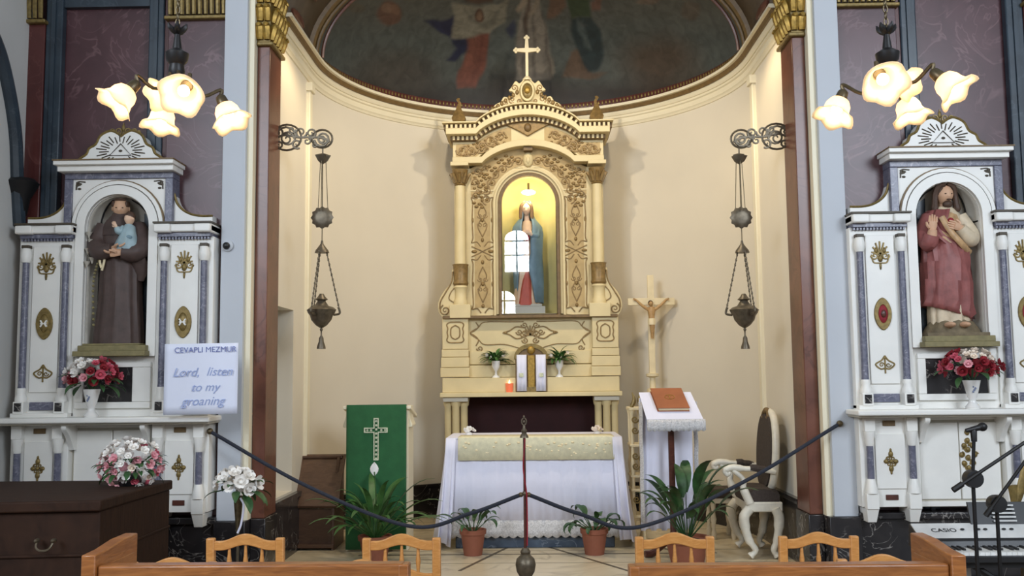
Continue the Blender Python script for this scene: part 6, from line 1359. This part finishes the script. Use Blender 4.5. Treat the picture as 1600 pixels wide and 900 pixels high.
# ================================================================ paper notice
def text_mesh(body, size, m, shear=0, name='lettering'):
    cu = bpy.data.curves.new('t', 'FONT'); cu.body = body; cu.size = size; cu.shear = shear; cu.extrude = .0004; cu.align_x = 'CENTER'
    ob = bpy.data.objects.new('t', cu); COL.objects.link(ob); dg = bpy.context.evaluated_depsgraph_get(); me = bpy.data.meshes.new_from_object(ob.evaluated_get(dg)); bpy.data.objects.remove(ob); me.name = name
    me.materials.clear(); me.materials.append(MATS[m]); return me
def notice():
    Y = 6.80; a, b = at(255, 648, Y), at(372, 536, Y); G = Fr(314, 590, Y); cx = G.x0
    t = thing('paper_notice', 'white paper notice with handwritten blue lettering beside the friar altar', 'notice', (cx, Y, a.z))
    n = 16; rows = [[(a.x+(b.x-a.x)*i/n, Y+.006*math.sin(i*.5), a.z+(b.z-a.z)*j/8+.004*(i/n-.5)) for i in range(n+1)] for j in range(9)]
    MB().grid(rows).build('sheet', 'paper', t, sol=.004)
    for (s, px, py, size, m, sh) in (('CEVAPLI MEZMUR', 321, 550.5, .0555, 'ink', 0), ('Lord,', 291, 588, .088, 'ink_light', .35), ('listen', 343, 587, .088, 'ink_light', .35), ('to my', 321, 611, .085, 'ink_light', .35), ('groaning', 318, 633, .088, 'ink_light', .35)):
        inst('lettering', text_mesh(s, size, m, sh), t, G.P(px-314, py, Y-.0105), (PI/2, -.012, 0))
    m2 = MB()                                   # support reaching back to the altar
    m2.box(a.x+.05, a.x+.09, Y+.004, 7.0, (a.z+b.z)/2, (a.z+b.z)/2+.04); m2.build('support_strip', 'altar_beige', t)
notice()
# ================================================================ wooden chairs and pews
def chair():
    t = thing('wooden_chair', 'x', 'chair', (0, 0, 0), 'wooden chairs behind the pews'); w_ = .405; h = .80; hw = w_/2   # back toward -Y
    for s in (-1, 1):
        m2 = MB(); x = s*(hw-.022); m2.hexa([(x-.02, 0, 0), (x+.02, 0, 0), (x+.02, .035, 0), (x-.02, .035, 0)], [(x-.022, -.03, h-.012), (x+.022, -.03, h-.012), (x+.022, .005, h-.012), (x-.022, .005, h-.012)]); m2.build('back_post', 'chair_wood', t, bev=.006)
        m2 = MB(); x = s*(hw-.03); m2.box(x-.018, x+.018, .34, .376, 0, .42); m2.build('front_leg', 'chair_wood', t, bev=.005)
    def rail(z0, ht, crest, dep, nm):
        n = 20; top = []; bot = []
        for i in range(n+1):
            u = -1+2*i/n; e = crest*(.5+.5*math.cos(PI*min(1, abs(u)*1.25)))-.0; x = u*(hw-.04); top.append((x, z0+ht+e)); bot.append((x, z0+e*.75))
        MB().ring(top, bot, -.024+dep, -.002+dep).build(nm, 'chair_wood', t, bev=.004)
    rail(h-.075, .048, .036, 0, 'top_rail'); rail(h-.235, .04, .03, .008, 'lower_rail')
    for u in (-.085, 0, .085):
        m2 = MB(); m2.lathe([(.007, h-.20), (.010, h-.16), (.013, h-.13), (.009, h-.1), (.007, h-.05)], (u, -.008, 0), 10); m2.build('spindle', 'chair_wood', t)
    m2 = MB(); m2.box(-hw+.01, hw-.01, .02, .39, .42, .445); m2.build('seat', 'chair_wood', t, bev=.01)
    for z in (.2,): m2 = MB(); m2.box(-hw+.03, hw-.03, .012, .03, z, z+.03); m2.build('stretcher', 'chair_wood', t)
    return t
ch0 = chair()
spots = [(385, 836, 5.05, 'wooden chair back before the slim vase of white flowers'), (628, 836, 5.05, 'wooden chair back beside the inner end of the left pew'),
         (1053, 834, 5.05, 'wooden chair back before the broad-leaved peace lily'), (1277, 833, 5.05, 'wooden chair back before the carved armchair'),
         (271, 873, 4.42, 'wooden chair barely showing its crest above the left pew, before the chest'), (566, 876, 4.42, 'wooden chair barely showing its crest above the left pew, before the ambo'),
         (1377, 868, 4.42, 'wooden chair barely showing its crest above the right pew')]
for i, (px, py, Y, lab) in enumerate(spots):
    p = at(px, py, Y); o = ch0 if i == 0 else copy_tree(ch0); o.location = (p.x, Y, 0); o['label'] = lab
    sz = p.z/.80; o.scale = (1, 1, sz)
def pew(pa, pb, ends, lab):
    Y = 3.72; a, b = at(pa, 880, Y), at(pb, 880, Y); zt_ = (a.z+b.z)/2; x0, x1 = a.x, b.x
    t = thing('pew', lab, 'pew', ((x0+x1)/2, Y+.2, 0), 'front pews')
    MB().box(x0, x1, Y-.035, Y+.035, zt_-.055, zt_).build('top_rail', 'oak_rail', t, bev=.008)
    MB().box(x0, x1, Y-.015, Y+.02, .3, zt_-.055).build('back_panel', 'oak_rail', t)
    MB().box(x0, x1, Y+.02, Y+.42, .40, .44).build('seat', 'oak_rail', t, bev=.008)
    for x, tall in ((x0, ends[0]), (x1, ends[1])):
        s = 1 if x == x1 else -1
        if tall:
            px0, px1 = (x-.055, x-.0) if s < 0 else (x, x+.055); ze = at(140, 864, Y).z if s < 0 else at(1490, 864, Y).z
            m2 = MB(); q = [(Y-.05, 0), (Y-.05, ze), (Y+.06, ze+.004), (Y+.20, ze+.02), (Y+.34, ze+.022), (Y+.34, .5), (Y+.45, .5), (Y+.45, 0)]; n = len(q)
            m2.add([(xx, y, z) for xx in (px0, px1) for y, z in q], [tuple(range(n)), tuple(range(2*n-1, n-1, -1))]+[(i, (i+1) % n, n+(i+1) % n, n+i) for i in range(n)]); e = m2.build('end_panel', 'oak', t, bev=.005)
            m2 = MB(); xi = px1 if s < 0 else px0; m2.box(xi-.004, xi+.004, Y+.05, Y+.30, .55, ze-.05); m2.build('end_inset', 'oak', e, bev=.003)
        else:
            m2 = MB(); m2.box(x-.02, x+.02, Y-.03, Y+.42, 0, .44); m2.box(x-.02, x+.02, Y-.036, Y+.036, .44, zt_-.003); m2.build('end_support', 'oak', t, bev=.005)
pew(158, 632, (True, False), 'oak pew back in front of the left chairs'); pew(990, 1478, (False, True), 'oak pew back in front of the right chairs')
# ================================================================ keyboard, microphone stands
def keyboard():
    Y = 5.45; a = at(1426, 820, Y); x0 = a.x; x1 = x0+1.32; zt_ = a.z; zl = at(1500, 853, Y-.1).z; cx = (x0+x1)/2
    t = thing('digital_keyboard', 'grey and black digital keyboard at the right edge', 'keyboard', (cx, Y, 0))
    m2 = MB(); m2.hexa([(x0, Y-.12, zl-.03), (x1, Y-.12, zl-.03), (x1, Y+.08, zl-.03), (x0, Y+.08, zl-.03)], [(x0, Y-.1, zl+.03), (x1, Y-.1, zl+.03), (x1, Y+.06, zt_), (x0, Y+.06, zt_)]); m2.build('case', 'black_plastic', t, bev=.006)
    z0, z1 = at(1470, 840, Y-.02).z, zt_-.003
    m2 = MB(); m2.hexa([(x0+.005, Y-.075, z0), (x1-.005, Y-.075, z0), (x1-.005, Y+.05, z1-.012), (x0+.005, Y+.05, z1-.012)], [(x0+.005, Y-.085, z0+.008), (x1-.005, Y-.085, z0+.008), (x1-.005, Y+.045, z1+.004), (x0+.005, Y+.045, z1+.004)]); m2.build('control_panel', 'grey_plastic', t, bev=.002)
    me = text_mesh('CASIO', .048, 'black_plastic'); ang = math.atan2(z1-z0-.004, .13); inst('lettering', me, t, (at(1476, 832, Y-.03).x, Y-.035, z0+.008+(z1-z0)*.38+.001), (ang, 0, 0))
    for px in (1505, 1530, 1541, 1570, 1582): p = at(px, 830, Y-.03); m2 = MB(); m2.ell((p.x, Y-.02, z0+.012+(z1-z0)*.5), (.012, .01, .006), 10, 6); m2.build('knob', 'black_plastic', t)
    n = 46; kw = (x1-x0-.04)/n; zk = zl-.005; me = MB().box(0, kw*.94, 0, .14, -.018, 0).mesh('white_key', 'key_white', smoothed=False); mk = MB().box(-.006, .006, .05, .14, 0, .011).mesh('black_key', 'black_plastic', smoothed=False)
    for i in range(n):
        inst('white_key', me, t, (x0+.02+i*kw, Y-.262, zk))
        if i % 7 in (0, 1, 3, 4, 5) and i < n-1: inst('black_key', mk, t, (x0+.02+(i+1)*kw, Y-.262, zk))
    MB().box(x0, x1, Y-.27, Y-.1, zl-.06, zl-.024).build('key_bed', 'black_plastic', t, bev=.004)
    # music rest with a sheet
    p = at(1512, 786, Y+.06); m2 = MB(); m2.hexa([(p.x, Y+.03, zt_-.005), (x1-.15, Y+.03, zt_-.005), (x1-.15, Y+.045, zt_-.005), (p.x, Y+.045, zt_-.005)], [(p.x+.01, Y+.09, p.z), (x1-.16, Y+.09, p.z), (x1-.16, Y+.105, p.z), (p.x+.01, Y+.105, p.z)]); m2.build('music_rest', 'black_plastic', t)
    m2 = MB()
    for i in range(5): z = zt_+.01+i*.02; m2.box(at(1556, 800, Y).x, at(1592, 800, Y).x, Y+.026+i*.0085, Y+.032+i*.0085, z, z+.008)
    m2.build('rest_bars', 'grey_plastic', t)
    for s in (-1, 1):
        m2 = MB(); m2.tube([(cx+s*.45, Y-.2, 0), (cx-s*.45, Y-.2, zl-.07)], .018, 8); m2.tube([(cx+s*.45, Y, 0), (cx-s*.45, Y, zl-.07)], .018, 8) if 0 else None; m2.build('stand_leg', 'black_iron', t)
    m2 = MB(); m2.box(x0+.1, x1-.1, Y-.24, Y+.05, zl-.09, zl-.06); m2.build('stand_top', 'black_iron', t)
    for s in (-1, 1): m2 = MB(); m2.box(cx+s*.45-.03, cx+s*.45+.03, Y-.3, Y+.2, 0, .03); m2.build('stand_foot', 'black_iron', t)
    m2 = MB(); q = at(1478, 850, Y-.05); m2.box(q.x, q.x+.03, Y-.08, Y-.05, 0, zl-.05); m2.box(q.x+.085, q.x+.115, Y-.08, Y-.05, 0, zl-.05); m2.build('stand_post', 'grey_plastic', t)
keyboard()
def micstand(px, Y, ptop, clutch, e0, e1, lab, mic=None):
    C = at(px, clutch, Y); t = thing('microphone_stand', lab, 'stand', (C.x, Y, 0), 'microphone stands')
    m2 = MB(); m2.tube([(C.x, Y, .10), (C.x, Y, C.z)], .010, 8); m2.build('pole', 'black_iron', t)
    m2 = MB(); m2.lathe([(0, -.03), (.042, -.028), (.046, 0), (.042, .028), (0, .03)], C, 18, Euler((PI/2, 0, 0)).to_matrix()); m2.build('clutch', 'black_plastic', t)
    a, b = at(e0[0], e0[1], Y-.04), at(e1[0], e1[1], Y-.04); m2 = MB(); m2.tube([a, b], .009, 8); m2.tube([a, a.lerp(b, .12)], .015, 8); m2.build('boom', 'black_iron', t)
    for i in range(3):
        g = .5+i*2*PI/3; m2 = MB(); m2.tube([(C.x, Y, .13), (C.x+.3*math.cos(g), Y+.3*math.sin(g), .012)], .009, 8); m2.build('leg', 'black_iron', t)
    if mic:
        m = at(mic[0], mic[1], Y); m2 = MB(); m2.tube([C, m+Vector((-.0, 0, -.04))], .009, 8); m2.lathe([(.014, -.06), (.016, -.01), (.012, 0)], m, 10); m2.build('riser', 'black_iron', t)
        q0, q1 = at(mic[0]-12, mic[1]+2, Y), at(mic[0]+14, mic[1]-4, Y); m2 = MB(); m2.tube([q0, q0.lerp(q1, .6), q1], [.010, .014, .017], 10); mo = m2.build('microphone', 'black_plastic', t)
        m2 = MB(); m2.ell(q1, (.024, .022, .022), 12, 8); m2.build('microphone_head', 'black_iron', mo)
micstand(1520, 4.85, 675, 748, (1489, 766), (1612, 684), 'black microphone stand with a microphone pointing left, before the altar with the red-robed statue', (1521, 671))
micstand(1557, 5.0, 790, 787, (1540, 806), (1618, 698), 'black boom stand leaning past the keyboard rest')
p = at(1592, 790, 5.85); t = thing('music_stand', 'thin grey stand with a tan wooden holder at the right edge', 'stand', (p.x, 5.85, 0))
m2 = MB(); m2.lathe([(.13, 0), (.13, .012), (.012, .03), (.010, at(1592, 802, 5.85).z)], (p.x, 5.85, 0), 14); m2.build('pole', 'silver_dark', t)
m2 = MB(); a, b = at(1584, 800, 5.85), at(1606, 728, 5.85); m2.tube([a, b], [.02, .035], 8, flat=.5); a, b = at(1588, 800, 5.85), at(1582, 758, 5.85); m2.tube([a, b], [.02, .03], 8, flat=.5); m2.build('wooden_holder', 'gilt_dull', t)
